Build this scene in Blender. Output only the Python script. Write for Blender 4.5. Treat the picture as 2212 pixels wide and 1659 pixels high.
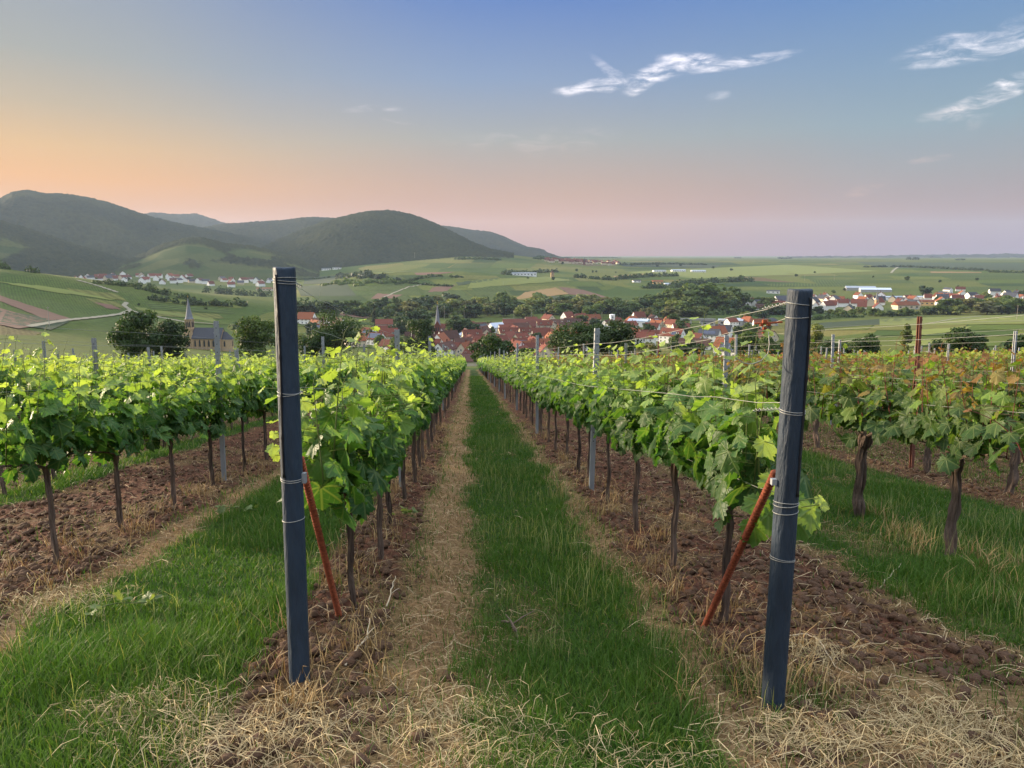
import bpy, math, random
import numpy as np
from mathutils import Vector, Matrix

# ------------------------------------------------------------------ camera
scene = bpy.context.scene
for _o in list(bpy.data.objects):
    bpy.data.objects.remove(_o)
COL = scene.collection
PW, PH, FOC, HOR = 2212.0, 1659.0, 1670.0, 553.0     # measured picture frame, focal length, horizon line
PITCH = math.atan((PH / 2 - HOR) / FOC)
EYE = 1.5
cam_d = bpy.data.cameras.new("camera")
cam_d.sensor_width = 36.0
cam_d.angle = 2 * math.atan(PW / 2 / FOC)
cam_d.clip_start, cam_d.clip_end = 0.05, 80000.0
cam = bpy.data.objects.new("camera", cam_d)
cam.location = (0, 0, EYE)
cam.rotation_euler = (math.radians(90) - PITCH, 0, 0)
COL.objects.link(cam)
scene.camera = cam

# ------------------------------------------------------------------ light
SUN_AZ, SUN_EL = math.radians(-64), math.radians(10)      # low sun, left of the frame
scene.view_settings.view_transform = 'Standard'
scene.view_settings.look = 'None'
scene.view_settings.gamma = 1.0
scene.view_settings.exposure = 1.2
scene.cycles.use_denoising = True
scene.cycles.max_bounces = 8
scene.cycles.transparent_max_bounces = 12
scene.cycles.volume_bounces = 0
sd = bpy.data.lights.new("sun", 'SUN')
sd.energy = 5.0
sd.color = (1.0, 0.80, 0.56)
sd.angle = math.radians(3.0)
sun = bpy.data.objects.new("sun", sd)
_dir = Vector((math.sin(SUN_AZ) * math.cos(SUN_EL), math.cos(SUN_AZ) * math.cos(SUN_EL), math.sin(SUN_EL)))
sun.rotation_euler = (-_dir).to_track_quat('-Z', 'Y').to_euler()
sun.location = (0, 0, 60)
COL.objects.link(sun)


def lin(r, g, b):
    f = lambda c: (c / 255 / 12.92) if c <= 10 else ((c / 255 + 0.055) / 1.055) ** 2.4
    return (f(r), f(g), f(b), 1.0)


class NT:
    """short hand for building node trees"""
    def __init__(s, tree):
        s.t = tree
    def n(s, typ, **kw):
        nd = s.t.nodes.new(typ)
        for k, v in kw.items():
            if k.startswith('i_'):
                key = k[2:]
                nd.inputs[int(key) if key.isdigit() else key.replace('_', ' ')].default_value = v
            else:
                setattr(nd, k, v)
        return nd
    def l(s, a, b):
        s.t.links.new(a, b)
        return b
    def val(s, x, sock):
        if isinstance(x, (int, float)):
            sock.default_value = x
        else:
            s.t.links.new(x, sock)
    def m(s, op, a, b=0.0, c=0.0, clamp=False):
        nd = s.t.nodes.new('ShaderNodeMath'); nd.operation = op; nd.use_clamp = clamp
        s.val(a, nd.inputs[0]); s.val(b, nd.inputs[1]); s.val(c, nd.inputs[2])
        return nd.outputs[0]
    def ss(s, x, lo, hi, a=0.0, b=1.0):
        nd = s.t.nodes.new('ShaderNodeMapRange'); nd.interpolation_type = 'SMOOTHSTEP'
        s.val(x, nd.inputs[0]); nd.inputs[1].default_value = lo; nd.inputs[2].default_value = hi
        nd.inputs[3].default_value = a; nd.inputs[4].default_value = b
        return nd.outputs[0]
    def mix(s, fac, a, b, blend='MIX'):
        nd = s.t.nodes.new('ShaderNodeMix'); nd.data_type = 'RGBA'; nd.blend_type = blend
        s.val(fac, nd.inputs[0])
        for x, k in ((a, 6), (b, 7)):
            if isinstance(x, tuple): nd.inputs[k].default_value = x if len(x) == 4 else (*x, 1)
            else: s.t.links.new(x, nd.inputs[k])
        return nd.outputs[2]
    def ramp(s, fac, stops, interp='LINEAR'):
        nd = s.t.nodes.new('ShaderNodeValToRGB'); cr = nd.color_ramp; cr.interpolation = interp
        while len(cr.elements) < len(stops): cr.elements.new(0.5)
        for e, (p, c) in zip(cr.elements, stops):
            e.position = p; e.color = c if len(c) == 4 else (*c, 1)
        s.val(fac, nd.inputs[0])
        return nd.outputs[0]
    def noise(s, vec, scale, detail=3, rough=0.55, out=0, dim='3D', dist=0.0):
        nd = s.t.nodes.new('ShaderNodeTexNoise'); nd.noise_dimensions = dim
        nd.inputs['Scale'].default_value = scale; nd.inputs['Detail'].default_value = detail
        nd.inputs['Roughness'].default_value = rough; nd.inputs['Distortion'].default_value = dist
        if vec is not None: s.t.links.new(vec, nd.inputs['Vector'])
        return nd.outputs[out]


# ------------------------------------------------------------------ sky: sunset glow at the left, blue higher up, added fill overhead, wisps of cloud
world = bpy.data.worlds.new("World")
scene.world = world
world.use_nodes = True
w = NT(world.node_tree)
world.node_tree.nodes.clear()
geo = w.n('ShaderNodeTexCoord')
sep = w.n('ShaderNodeSeparateXYZ'); w.l(geo.outputs['Generated'], sep.inputs[0])
X, Y, Z = sep.outputs
elev = w.m('MULTIPLY', w.m('ARCSINE', Z), 57.29578)
azim = w.m('MULTIPLY', w.m('ARCTAN2', X, Y), 57.29578)
wob = w.noise(geo.outputs['Generated'], 3.0, 2)
elw = w.m('ADD', elev, w.m('MULTIPLY', w.m('SUBTRACT', wob, 0.5), 1.6))
ef = w.m('DIVIDE', w.m('ADD', elw, 2.0), 42.0, clamp=True)
def E(d): return (d + 2.0) / 42.0
HI = [(E(26), lin(120, 150, 200)), (E(40), lin(225, 232, 240))]  # upper stop, out of frame, paled for the added overhead fill
left = w.ramp(ef, [(E(-2), lin(190, 135, 100)), (E(2.5), lin(226, 144, 66)), (E(5.0), lin(248, 170, 70)),
                   (E(7.0), lin(236, 184, 112)), (E(9.5), lin(203, 181, 148)), (E(12.5), lin(174, 175, 168)),
                   (E(17.5), lin(155, 168, 186))] + HI)
mid = w.ramp(ef, [(E(-2), lin(170, 142, 140)), (E(0.6), lin(192, 132, 116)), (E(2.5), lin(212, 142, 104)),
                  (E(4.6), lin(204, 158, 130)), (E(8), lin(176, 176, 172)), (E(12), lin(142, 166, 202)),
                  (E(17.5), lin(94, 136, 208))] + HI)
right = w.ramp(ef, [(E(-2), lin(150, 140, 156)), (E(0.8), lin(158, 128, 144)), (E(3), lin(174, 142, 138)),
                    (E(5.5), lin(165, 163, 165)), (E(8.5), lin(150, 175, 188)), (E(12), lin(133, 166, 196)),
                    (E(17.5), lin(96, 146, 210))] + HI)
c1 = w.mix(w.ss(azim, -33, 0), left, mid)
c2 = w.mix(w.ss(azim, 0, 32), c1, right)
# strong glow round the sun, out of the frame to the left
glow = w.ss(azim, -38, -62)
glow = w.m('MULTIPLY', glow, w.ss(azim, -110, -72))
glow = w.m('MULTIPLY', glow, w.ss(elev, 30, 4))
c2 = w.mix(glow, c2, (1.9, 1.15, 0.55, 1.0))
# unseen sky above the frame, brightened as added soft fill from overhead
overhead_fill = w.ss(elev, 21, 46, 0.385, 1.3)
vsc = w.n('ShaderNodeVectorMath', operation='SCALE'); w.l(c2, vsc.inputs[0]); w.l(overhead_fill, vsc.inputs['Scale'])
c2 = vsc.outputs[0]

# cirrus wisps: strokes in (azimuth, elevation) broken up by stretched noise
warp = w.n('ShaderNodeCombineXYZ')
w.l(azim, warp.inputs[0]); w.l(elev, warp.inputs[1])
wn = w.n('ShaderNodeTexNoise'); wn.inputs['Scale'].default_value = 0.33; wn.inputs['Detail'].default_value = 5
w.l(warp.outputs[0], wn.inputs['Vector'])
wsep = w.n('ShaderNodeSeparateColor'); w.l(wn.outputs['Color'], wsep.inputs[0])
fine = w.n('ShaderNodeTexNoise'); fine.inputs['Scale'].default_value = 1.0; fine.inputs['Detail'].default_value = 7
fine.inputs['Roughness'].default_value = 0.62; fine.inputs['Distortion'].default_value = 0.5
fm = w.n('ShaderNodeMapping'); fm.inputs['Scale'].default_value = (0.45, 1.7, 1); fm.inputs['Rotation'].default_value = (0, 0, math.radians(-12))
w.l(warp.outputs[0], fm.inputs[0]); w.l(fm.outputs[0], fine.inputs['Vector'])
clouds = None
def stroke(a0, e0, ang, L, Wd, amp, wig=1.0):
    """one wisp centred at azimuth a0, elevation e0 (degrees)"""
    global clouds
    ca, sa = math.cos(math.radians(ang)), math.sin(math.radians(ang))
    dx = w.m('SUBTRACT', w.m('ADD', azim, w.m('MULTIPLY', w.m('SUBTRACT', wsep.outputs[0], 0.5), 2.2 * wig)), a0)
    dy = w.m('SUBTRACT', w.m('ADD', elev, w.m('MULTIPLY', w.m('SUBTRACT', wsep.outputs[1], 0.5), 2.0 * wig)), e0)
    px = w.m('ADD', w.m('MULTIPLY', dx, ca), w.m('MULTIPLY', dy, sa))
    py = w.m('SUBTRACT', w.m('MULTIPLY', dy, ca), w.m('MULTIPLY', dx, sa))
    d = w.m('ADD', w.m('POWER', w.m('DIVIDE', w.m('ABSOLUTE', px), L), 2.0), w.m('POWER', w.m('DIVIDE', w.m('ABSOLUTE', py), Wd), 2.0))
    fall = w.ss(d, 1.0, 0.0)
    k = w.m('MULTIPLY', w.m('MULTIPLY', fall, w.ss(fine.outputs[0], 0.36, 0.88)), amp)
    clouds = k if clouds is None else w.m('MAXIMUM', clouds, k)
def aze(px, py):
    x = (px - PW / 2) / FOC; up = -(py - PH / 2) / FOC
    y = math.cos(PITCH) + math.sin(PITCH) * up; z = -math.sin(PITCH) + math.cos(PITCH) * up
    return math.degrees(math.atan2(x, y)), math.degrees(math.atan2(z, math.hypot(x, y)))
for (px, py, ang, L, Wd, amp, wig) in (
        (1290, 182, 8, 3.6, .55, .95, .5), (1420, 160, 17, 3.2, .85, 1.0, .7), (1500, 128, -4, 2.6, .75, 1.0, 1.0),
        (1600, 136, 6, 4.2, .45, .75, .4), (1320, 152, -35, 2.0, .45, .35, .6), (1550, 208, 0, 1.0, .4, .25, .4),
        (2090, 100, 8, 4.6, 1.1, .6, 1.2), (2070, 128, 5, 3.6, .5, .55, .5), (2190, 85, 12, 3.6, 1.0, .6, .7),
        (2070, 228, 14, 2.6, .5, .7, .5), (2160, 200, 22, 3.4, .75, .8, .6), (2120, 240, 40, 1.5, .7, .25, .8),
        (805, 236, 3, 2.4, .3, .26, .3), (860, 262, 0, 1.4, .2, .12, .4), (1870, 405, 12, 1.7, .5, .2, .5),
        (2010, 343, 2, 1.6, .3, .2, .4), (1150, 300, 2, 7, 1.2, .10, 1.5), (400, 470, 0, 9, .5, .12, .6)):
    a0, e0 = aze(px, py)
    stroke(a0, e0, ang, L, Wd, amp, wig)
ccol = w.mix(w.ss(elev, 5, 11), lin(224, 178, 156), lin(246, 236, 236))
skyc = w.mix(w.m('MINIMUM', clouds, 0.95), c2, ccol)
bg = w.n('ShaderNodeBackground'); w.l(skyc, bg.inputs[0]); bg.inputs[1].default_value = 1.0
nish = w.n('ShaderNodeTexSky'); nish.sky_type = 'NISHITA'; nish.sun_disc = False
nish.sun_elevation = SUN_EL; nish.sun_rotation = SUN_AZ
bg2 = w.n('ShaderNodeBackground'); w.l(nish.outputs[0], bg2.inputs[0]); bg2.inputs[1].default_value = 0.05
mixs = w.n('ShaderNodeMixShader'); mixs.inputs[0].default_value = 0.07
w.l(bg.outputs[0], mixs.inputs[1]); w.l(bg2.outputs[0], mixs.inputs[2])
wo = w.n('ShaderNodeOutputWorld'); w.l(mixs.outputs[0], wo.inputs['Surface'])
# ------------------------------------------------------------------ helpers
RNG = np.random.default_rng(11)
random.seed(5)


def tag(o, label=None, cat=None, group=None, kind=None):
    if label: o['label'] = label
    if cat: o['category'] = cat
    if group: o['group'] = group
    if kind: o['kind'] = kind
    return o


def link(name, me, parent=None, mat=None):
    o = bpy.data.objects.new(name, me)
    COL.objects.link(o)
    if parent is not None: o.parent = parent
    if mat is not None and me is not None and not me.materials: me.materials.append(mat)
    return o


def empty(name, loc=(0, 0, 0), rz=0.0):
    o = bpy.data.objects.new(name, None)
    o.empty_display_size = 0.2
    o.location = loc; o.rotation_euler = (0, 0, rz)
    COL.objects.link(o)
    return o


def copy_tree(src, loc=None, rz=None, scale=None):
    def rec(o, parent):
        c = o.copy(); COL.objects.link(c)
        if parent is not None: c.parent = parent
        for ch in o.children: rec(ch, c)
        return c
    r = rec(src, None)
    if loc is not None: r.location = loc
    if rz is not None: r.rotation_euler = (0, 0, rz)
    if scale is not None: r.scale = scale if isinstance(scale, tuple) else (scale,) * 3
    return r


def mesh_np(name, V, F, tint=None, vec=None, smooth=False, mat=None):
    """mesh from numpy arrays; F is (n,3) or (n,4); tint/vec are per-vertex attributes"""
    V = np.asarray(V, dtype=np.float32); F = np.asarray(F, dtype=np.int32)
    me = bpy.data.meshes.new(name)
    k = F.shape[1]
    me.vertices.add(len(V)); me.vertices.foreach_set('co', V.ravel())
    me.loops.add(F.size); me.loops.foreach_set('vertex_index', F.ravel())
    me.polygons.add(len(F)); me.polygons.foreach_set('loop_start', np.arange(len(F), dtype=np.int32) * k)
    if smooth: me.polygons.foreach_set('use_smooth', np.ones(len(F), dtype=bool))
    me.update(calc_edges=True)
    if tint is not None:
        T = np.ones((len(V), 4), dtype=np.float32); T[:, :tint.shape[1]] = tint
        me.attributes.new('tint', 'FLOAT_COLOR', 'POINT').data.foreach_set('color', T.ravel())
    if vec is not None:
        me.attributes.new('lv', 'FLOAT_VECTOR', 'POINT').data.foreach_set('vector', np.asarray(vec, np.float32).ravel())
    if mat is not None: me.materials.append(mat)
    return me


class MB:
    """collects boxes, tubes and prisms into one mesh"""
    def __init__(s): s.v = []; s.f = []
    def add(s, vs, fs):
        b = len(s.v); s.v += [tuple(v) for v in vs]; s.f += [tuple(b + i for i in f) for f in fs]
    def box(s, x0, y0, z0, x1, y1, z1):
        s.add([(x0, y0, z0), (x1, y0, z0), (x1, y1, z0), (x0, y1, z0), (x0, y0, z1), (x1, y0, z1), (x1, y1, z1), (x0, y1, z1)],
              [(0, 3, 2, 1), (4, 5, 6, 7), (0, 1, 5, 4), (1, 2, 6, 5), (2, 3, 7, 6), (3, 0, 4, 7)])
    def tube(s, pts, rad, n=8, cap=True):
        pts = [Vector(p) for p in pts]
        rads = rad if isinstance(rad, (list, tuple)) else [rad] * len(pts)
        rings = []; ref = None
        for i, p in enumerate(pts):
            d = (pts[min(i + 1, len(pts) - 1)] - pts[max(i - 1, 0)])
            d = d.normalized() if d.length > 1e-9 else Vector((0, 0, 1))
            if ref is None:
                ref = Vector((1, 0, 0)) if abs(d.x) < 0.9 else Vector((0, 1, 0))
            a = (ref - d * ref.dot(d))
            a = a.normalized() if a.length > 1e-6 else d.orthogonal().normalized()
            ref = a; b = d.cross(a)
            rings.append([p + (a * math.cos(2 * math.pi * k / n) + b * math.sin(2 * math.pi * k / n)) * rads[i] for k in range(n)])
        vs = [v for r in rings for v in r]; fs = []
        for i in range(len(rings) - 1):
            for k in range(n):
                fs.append((i * n + k, i * n + (k + 1) % n, (i + 1) * n + (k + 1) % n, (i + 1) * n + k))
        if cap:
            fs.append(tuple(range(n - 1, -1, -1))); fs.append(tuple((len(rings) - 1) * n + k for k in range(n)))
        s.add(vs, fs)
    def prism(s, poly, y0, y1):
        """poly: list of (x,z); extruded along y"""
        n = len(poly)
        s.add([(x, y0, z) for x, z in poly] + [(x, y1, z) for x, z in poly],
              [tuple(range(n)), tuple(range(2 * n - 1, n - 1, -1))] + [(k, k + n, (k + 1) % n + n, (k + 1) % n) for k in range(n)])
    def mesh(s, name, mat, smooth=False):
        me = bpy.data.meshes.new(name); me.from_pydata(s.v, [], s.f)
        me.validate(); me.update()
        if smooth: me.polygons.foreach_set('use_smooth', [True] * len(me.polygons))
        me.materials.append(mat)
        return me
    def build(s, name, mat, parent=None, smooth=False):
        return link(name, s.mesh(name, mat, smooth), parent)


# ---- noise
def _hash(ix, iy, seed):
    h = (ix.astype(np.int64) * 374761393 + iy.astype(np.int64) * 668265263 + seed * 1442695041) & 0xFFFFFFFF
    h = ((h ^ (h >> 13)) * 1274126177) & 0xFFFFFFFF
    h = h ^ (h >> 16)
    return (h & 0xFFFFFF) / float(0xFFFFFF)


def vnoise(x, y, seed=0):
    ix, iy = np.floor(x), np.floor(y)
    fx, fy = x - ix, y - iy
    fx = fx * fx * (3 - 2 * fx); fy = fy * fy * (3 - 2 * fy)
    a = _hash(ix, iy, seed); b = _hash(ix + 1, iy, seed); c = _hash(ix, iy + 1, seed); d = _hash(ix + 1, iy + 1, seed)
    return (a * (1 - fx) + b * fx) * (1 - fy) + (c * (1 - fx) + d * fx) * fy


def fbm(x, y, oct=4, seed=0, gain=0.5):
    s = 0; a = 1; t = 0
    for i in range(oct):
        s = s + a * vnoise(x * 2 ** i, y * 2 ** i, seed + i * 17); t += a; a *= gain
    return s / t


def worley(x, y, seed=0):
    """distance to the nearest jittered point, and that cell's random value"""
    ix, iy = np.floor(x), np.floor(y)
    best = np.full(np.shape(x), 9.0); rv = np.zeros(np.shape(x))
    for dx in (-1, 0, 1):
        for dy in (-1, 0, 1):
            cx, cy = ix + dx, iy + dy
            px = cx + _hash(cx, cy, seed); py = cy + _hash(cx, cy, seed + 7)
            d = np.hypot(px - x, py - y); m = d < best
            best = np.where(m, d, best); rv = np.where(m, _hash(cx, cy, seed + 23), rv)
    return best, rv


# ---- picture <-> world
def ray(px, py):
    x = (px - PW / 2) / FOC; up = -(py - PH / 2) / FOC
    return np.array([x, math.cos(PITCH) + math.sin(PITCH) * up, -math.sin(PITCH) + math.cos(PITCH) * up])
def az_tan(px, py):
    d = ray(px, py)
    return math.atan2(d[0], d[1]), d[2] / math.hypot(d[0], d[1])
def proj(p):
    x, y, z = p[0], p[1], p[2] - EYE
    f = y * math.cos(PITCH) - z * math.sin(PITCH); u = y * math.sin(PITCH) + z * math.cos(PITCH)
    return PW / 2 + FOC * x / f, PH / 2 - FOC * u / f


# ---- vineyard frame: u runs down the rows, v to the right
RAZ = math.radians(-3.15); SLOPE = -0.1332
SA, CA = math.sin(RAZ), math.cos(RAZ)
def uv_xy(u, v): return u * SA + v * CA, u * CA - v * SA
def xy_uv(x, y): return x * SA + y * CA, x * CA - y * SA


# ---- terrain beyond the vineyard, given as heights on rings round the viewpoint
COLS = [-700, 0, 300, 600, 800, 1000, 1300, 1700, 2212, 2900]
RINGS = [160, 250, 400, 550, 750, 950, 1100, 1400, 1700, 2100, 2600, 3300, 5000, 9000, 16000, 40000]
TAB = [
    [785, 745, 690, 640, 590, 560, 570, 590, 592, 588, 580, 566, 560, 556, 554.5, 553.6],
    [792, 768, 728, 690, 634, 580, 588, 604, 604, 602, 596, 578, 562, 556, 554.5, 553.6],
    [796, 785, 770, 740, 683, 616, 627, 634, 629, 607, 589, 574, 562, 556, 554.5, 553.6],
    [797, 790, 778, 757, 710, 660, 645, 650, 640, 618, 600, 582, 562, 556, 554.5, 553.6],
    [797, 792, 781, 759, 717, 690, 672, 631, 590, 595, 578, 552, 558, 556, 554.5, 553.6],
    [797, 795, 791, 764, 728, 696, 677, 632, 586, 589, 563, 541, 556, 556, 554.5, 553.6],
    [797, 795, 787, 762, 725, 694, 672, 641, 613, 594, 582, 570, 561, 556, 554.5, 553.6],
    [797, 796, 790, 757, 722, 697, 680, 653, 636, 612, 594, 577, 562.5, 557.5, 555, 553.6],
    [790, 774, 741, 713, 688, 693, 686, 661, 641, 616, 592, 577, 563.5, 557.5, 555, 553.6],
    [785, 768, 737, 708, 684, 690, 682, 658, 640, 616, 592, 577, 563.5, 557.5, 555, 553.6]]
_AZ = np.array([[az_tan(c, y)[0] for y in row] for c, row in zip(COLS, TAB)])      # columns x rings
_TN = np.array([[az_tan(c, y)[1] for y in row] for c, row in zip(COLS, TAB)])
R0 = 116.0


def Hgt(x, y):
    """terrain height (no small relief)"""
    x = np.atleast_1d(np.asarray(x, float)); y = np.atleast_1d(np.asarray(y, float))
    r = np.hypot(x, y); a = np.arctan2(x, y)
    u, v = xy_uv(x, y)
    plane = SLOPE * u
    # behind the viewer the hill simply goes on rising gently
    plane = np.where(u < -4, SLOPE * -4 - 0.06 * (u + 4), plane)
    ux, vx = xy_uv(R0 * np.sin(a), R0 * np.cos(a))
    zr = [np.where(ux < -4, SLOPE * -4 - 0.06 * (ux + 4), SLOPE * ux)]
    for k, R in enumerate(RINGS):
        zr.append(np.interp(a, _AZ[:, k], _TN[:, k]) * R + EYE)
    zr = np.array(zr); RR = np.array([R0] + RINGS, float)
    idx = np.clip(np.searchsorted(RR, r) - 1, 0, len(RR) - 2)
    ar = np.arange(len(r))
    d = (zr[1:] - zr[:-1]) / (RR[1:] - RR[:-1])[:, None]
    mt = np.zeros_like(zr)
    mt[1:-1] = np.where(d[:-1] * d[1:] > 0, 2 * d[:-1] * d[1:] / np.where(np.abs(d[:-1] + d[1:]) < 1e-9, 1e-9, d[:-1] + d[1:]), 0)
    mt[0] = d[0]; mt[-1] = d[-1]
    h = (RR[1:] - RR[:-1])[idx]; t = np.clip((r - RR[idx]) / h, 0, 1)
    z = ((2 * t**3 - 3 * t**2 + 1) * zr[idx, ar] + (t**3 - 2 * t**2 + t) * h * mt[idx, ar]
         + (-2 * t**3 + 3 * t**2) * zr[idx + 1, ar] + (t**3 - t**2) * h * mt[idx + 1, ar])
    bl = np.clip((r - 100) / (R0 - 100), 0, 1)
    return np.where(r < R0, plane, z) if True else bl


def ground_pt(px, py, rmin=118.0, rmax=9000.0):
    """first terrain point seen along a picture ray beyond rmin"""
    d = ray(px, py); hd = math.hypot(d[0], d[1])
    rs = np.exp(np.linspace(math.log(rmin), math.log(rmax), 700))
    xs, ys = d[0] / hd * rs, d[1] / hd * rs
    zt = Hgt(xs, ys); zray = EYE + d[2] / hd * rs
    hit = np.nonzero(zt >= zray)[0]
    i = hit[0] if len(hit) else int(np.argmin(zray - zt))
    return float(xs[i]), float(ys[i]), float(zt[i])


def at_r(px, r, py=700):
    """terrain point in picture column px at horizontal distance r"""
    a, _ = az_tan(px, py)
    x, y = r * math.sin(a), r * math.cos(a)
    return x, y, float(Hgt(x, y)[0])


# ---- materials
MATS = {}
def mat_new(name):
    m = bpy.data.materials.new(name); m.use_nodes = True
    m.node_tree.nodes.clear()
    MATS[name] = m
    t = NT(m.node_tree)
    out = t.n('ShaderNodeOutputMaterial')
    return m, t, out


def simple_mat(name, col, rough=0.8, var=0.25, scale=6.0, bump=0.0, bscale=None, metal=0.0, spec=0.3, stretch=None, coord='Object'):
    m, t, out = mat_new(name)
    tc = t.n('ShaderNodeTexCoord'); vec = tc.outputs[coord]
    if stretch:
        mp = t.n('ShaderNodeMapping'); mp.inputs['Scale'].default_value = stretch
        t.l(vec, mp.inputs[0]); vec = mp.outputs[0]
    nz = t.noise(vec, scale, 5)
    oi = t.n('ShaderNodeObjectInfo')
    k = t.m('ADD', t.m('MULTIPLY', t.m('SUBTRACT', nz, 0.5), 2 * var), t.m('ADD', 1.0, t.m('MULTIPLY', t.m('SUBTRACT', oi.outputs['Random'], 0.5), var * 0.8)))
    c = t.n('ShaderNodeVectorMath', operation='SCALE'); c.inputs[0].default_value = col[:3]; t.l(k, c.inputs['Scale'])
    b = t.n('ShaderNodeBsdfPrincipled'); t.l(c.outputs[0], b.inputs['Base Color'])
    b.inputs['Roughness'].default_value = rough; b.inputs['Metallic'].default_value = metal
    b.inputs['Specular IOR Level'].default_value = spec
    if bump:
        bp = t.n('ShaderNodeBump'); bp.inputs['Strength'].default_value = bump; bp.inputs['Distance'].default_value = 0.02
        t.l(t.noise(vec, bscale or scale * 3, 4), bp.inputs['Height']); t.l(bp.outputs[0], b.inputs['Normal'])
    t.l(b.outputs[0], out.inputs[0])
    return m


def leaf_mat(name, transl=0.4, rough=0.5, veins=False, spec=0.25, tcol=(1.25, 1.25, 0.45)):
    """leaf surface coloured per leaf; part of the light passes through"""
    m, t, out = mat_new(name)
    at = t.n('ShaderNodeAttribute', attribute_name='tint')
    oi = t.n('ShaderNodeObjectInfo')
    sc = t.n('ShaderNodeVectorMath', operation='SCALE'); t.l(at.outputs['Color'], sc.inputs[0])
    t.l(t.m('ADD', 0.86, t.m('MULTIPLY', oi.outputs['Random'], 0.28)), sc.inputs['Scale'])
    col = sc.outputs[0]
    if veins:
        lv = t.n('ShaderNodeAttribute', attribute_name='lv')
        s = t.n('ShaderNodeSeparateXYZ'); t.l(lv.outputs['Vector'], s.inputs[0])
        ang = t.m('ARCTAN2', s.outputs[0], s.outputs[1])
        rr = t.m('SQRT', t.m('ADD', t.m('MULTIPLY', s.outputs[0], s.outputs[0]), t.m('MULTIPLY', s.outputs[1], s.outputs[1])))
        step = math.radians(46)
        pp = t.m('PINGPONG', t.m('ADD', ang, step * 8), step / 2)
        # distance to the nearest main vein
        dist = t.m('MULTIPLY', pp, rr)
        main = t.ss(dist, 0.045, 0.008)
        # side veins leave the main veins at a slant
        side = t.m('PINGPONG', t.m('SUBTRACT', t.m('MULTIPLY', rr, 7.0), t.m('MULTIPLY', dist, 5.0)), 0.5)
        sidev = t.m('MULTIPLY', t.ss(side, 0.10, 0.0), 0.45)
        v = t.m('MAXIMUM', main, sidev)
        col = t.mix(t.m('MULTIPLY', v, 0.45), col, t.mix(0.5, col, (0.36, 0.42, 0.16, 1)))
    b = t.n('ShaderNodeBsdfPrincipled'); t.l(col, b.inputs['Base Color'])
    b.inputs['Roughness'].default_value = rough; b.inputs['Specular IOR Level'].default_value = spec
    if veins:
        bp = t.n('ShaderNodeBump'); bp.inputs['Strength'].default_value = 0.5; bp.inputs['Distance'].default_value = 0.006
        bp.invert = True
        nz = t.noise(lv.outputs['Vector'], 5.0, 3)
        t.l(t.m('ADD', v, t.m('MULTIPLY', nz, 0.9)), bp.inputs['Height']); t.l(bp.outputs[0], b.inputs['Normal'])
    tr = t.n('ShaderNodeBsdfTranslucent')
    tm = t.n('ShaderNodeVectorMath', operation='MULTIPLY'); t.l(col, tm.inputs[0]); tm.inputs[1].default_value = tcol
    t.l(tm.outputs[0], tr.inputs[0])
    mx = t.n('ShaderNodeMixShader'); mx.inputs[0].default_value = transl
    t.l(b.outputs[0], mx.inputs[1]); t.l(tr.outputs[0], mx.inputs[2])
    t.l(mx.outputs[0], out.inputs[0])
    return m
# ------------------------------------------------------------------ vineyard layout
ROW_L = [-0.785, -2.985] + [-2.985 - 2.12 * k for k in range(1, 34)]
ROW_R = [1.30, 3.50] + [3.50 + 2.12 * k for k in range(1, 34)]
ROW_END = 108.0


def smooth(x, a, b):
    t = np.clip((x - a) / (b - a), 0, 1)
    return t * t * (3 - 2 * t)


def band(v, a, b, s=0.09):
    return smooth(v, a - s, a + s) * (1 - smooth(v, b - s, b + s))


ALLROWS = np.array(sorted(ROW_L + ROW_R))


def zones(u, v):
    """green / straw / bare soil weights on the vineyard slope"""
    wv = v + 0.30 * (fbm(u * 1.3, v * 1.3, 3, 3) - 0.5) + 0.16 * (fbm(u * 5, v * 5, 2, 8) - 0.5)
    far = np.abs(v) > 5.2
    # nearest row and alley parity for the rest of the field
    i = np.clip(np.searchsorted(ALLROWS, v), 1, len(ALLROWS) - 1)
    dr = np.minimum(np.abs(v - ALLROWS[i]), np.abs(v - ALLROWS[i - 1]))
    tilled = (i % 2 == 0)
    g_far = np.where(tilled, 0.15, smooth(dr, 0.3, 0.5)); b_far = np.where(tilled, 0.85, 1 - g_far) * 0.9
    s_far = np.clip(1 - g_far - b_far, 0, 1)
    b = band(wv, -1.02, -0.42) + band(wv, 1.12, 2.62) + band(wv, -4.75, -2.66)
    s = band(wv, -0.42, -0.02, 0.12) + band(wv, 0.98, 1.12, 0.10) + band(wv, -2.66, -2.42, 0.08) + 0.45 * band(wv, 2.5, 2.72)
    # headland in front of the posts: mown straw over everything but the grass strips
    hd = 1 - smooth(u + 0.5 * (fbm(u * 2 + 9, v * 2, 3, 5) - 0.5), 3.15, 3.55)
    pn = smooth(fbm(u * 1.7 + 3, v * 1.7, 3, 31), 0.36, 0.58)
    s = np.clip(s + hd * band(wv, -1.15, 0.1, 0.15) * (.3 + .6 * pn) + hd * band(wv, 0.95, 4.5, 0.2) * (0.1 + 0.8 * pn), 0, 1)
    # thin dead straw lies along the foot of the rows
    s = np.clip(s + 0.32 * b * smooth(fbm(u * 2.1, v * 2.1, 3, 77), 0.52, 0.7), 0, 1)
    b = np.clip(b * (1 - .45 * hd) + hd * band(wv, -1.1, -.1, .2) * .5, 0, 1) * (1 - 0.6 * s)
    g = np.clip(1 - b - s, 0, 1)
    # bald dry spots in the grass
    dry = smooth(fbm(u * 0.9 + 40, v * 1.6, 4, 55), 0.60, 0.78) * 0.35
    s = np.clip(s + dry * g, 0, 1); g = g * (1 - dry)
    g = np.where(far, g_far, g); s = np.where(far, s_far, s); b = np.where(far, b_far, b)
    t = g + s + b + 1e-6
    return g / t, s / t, b / t


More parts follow.
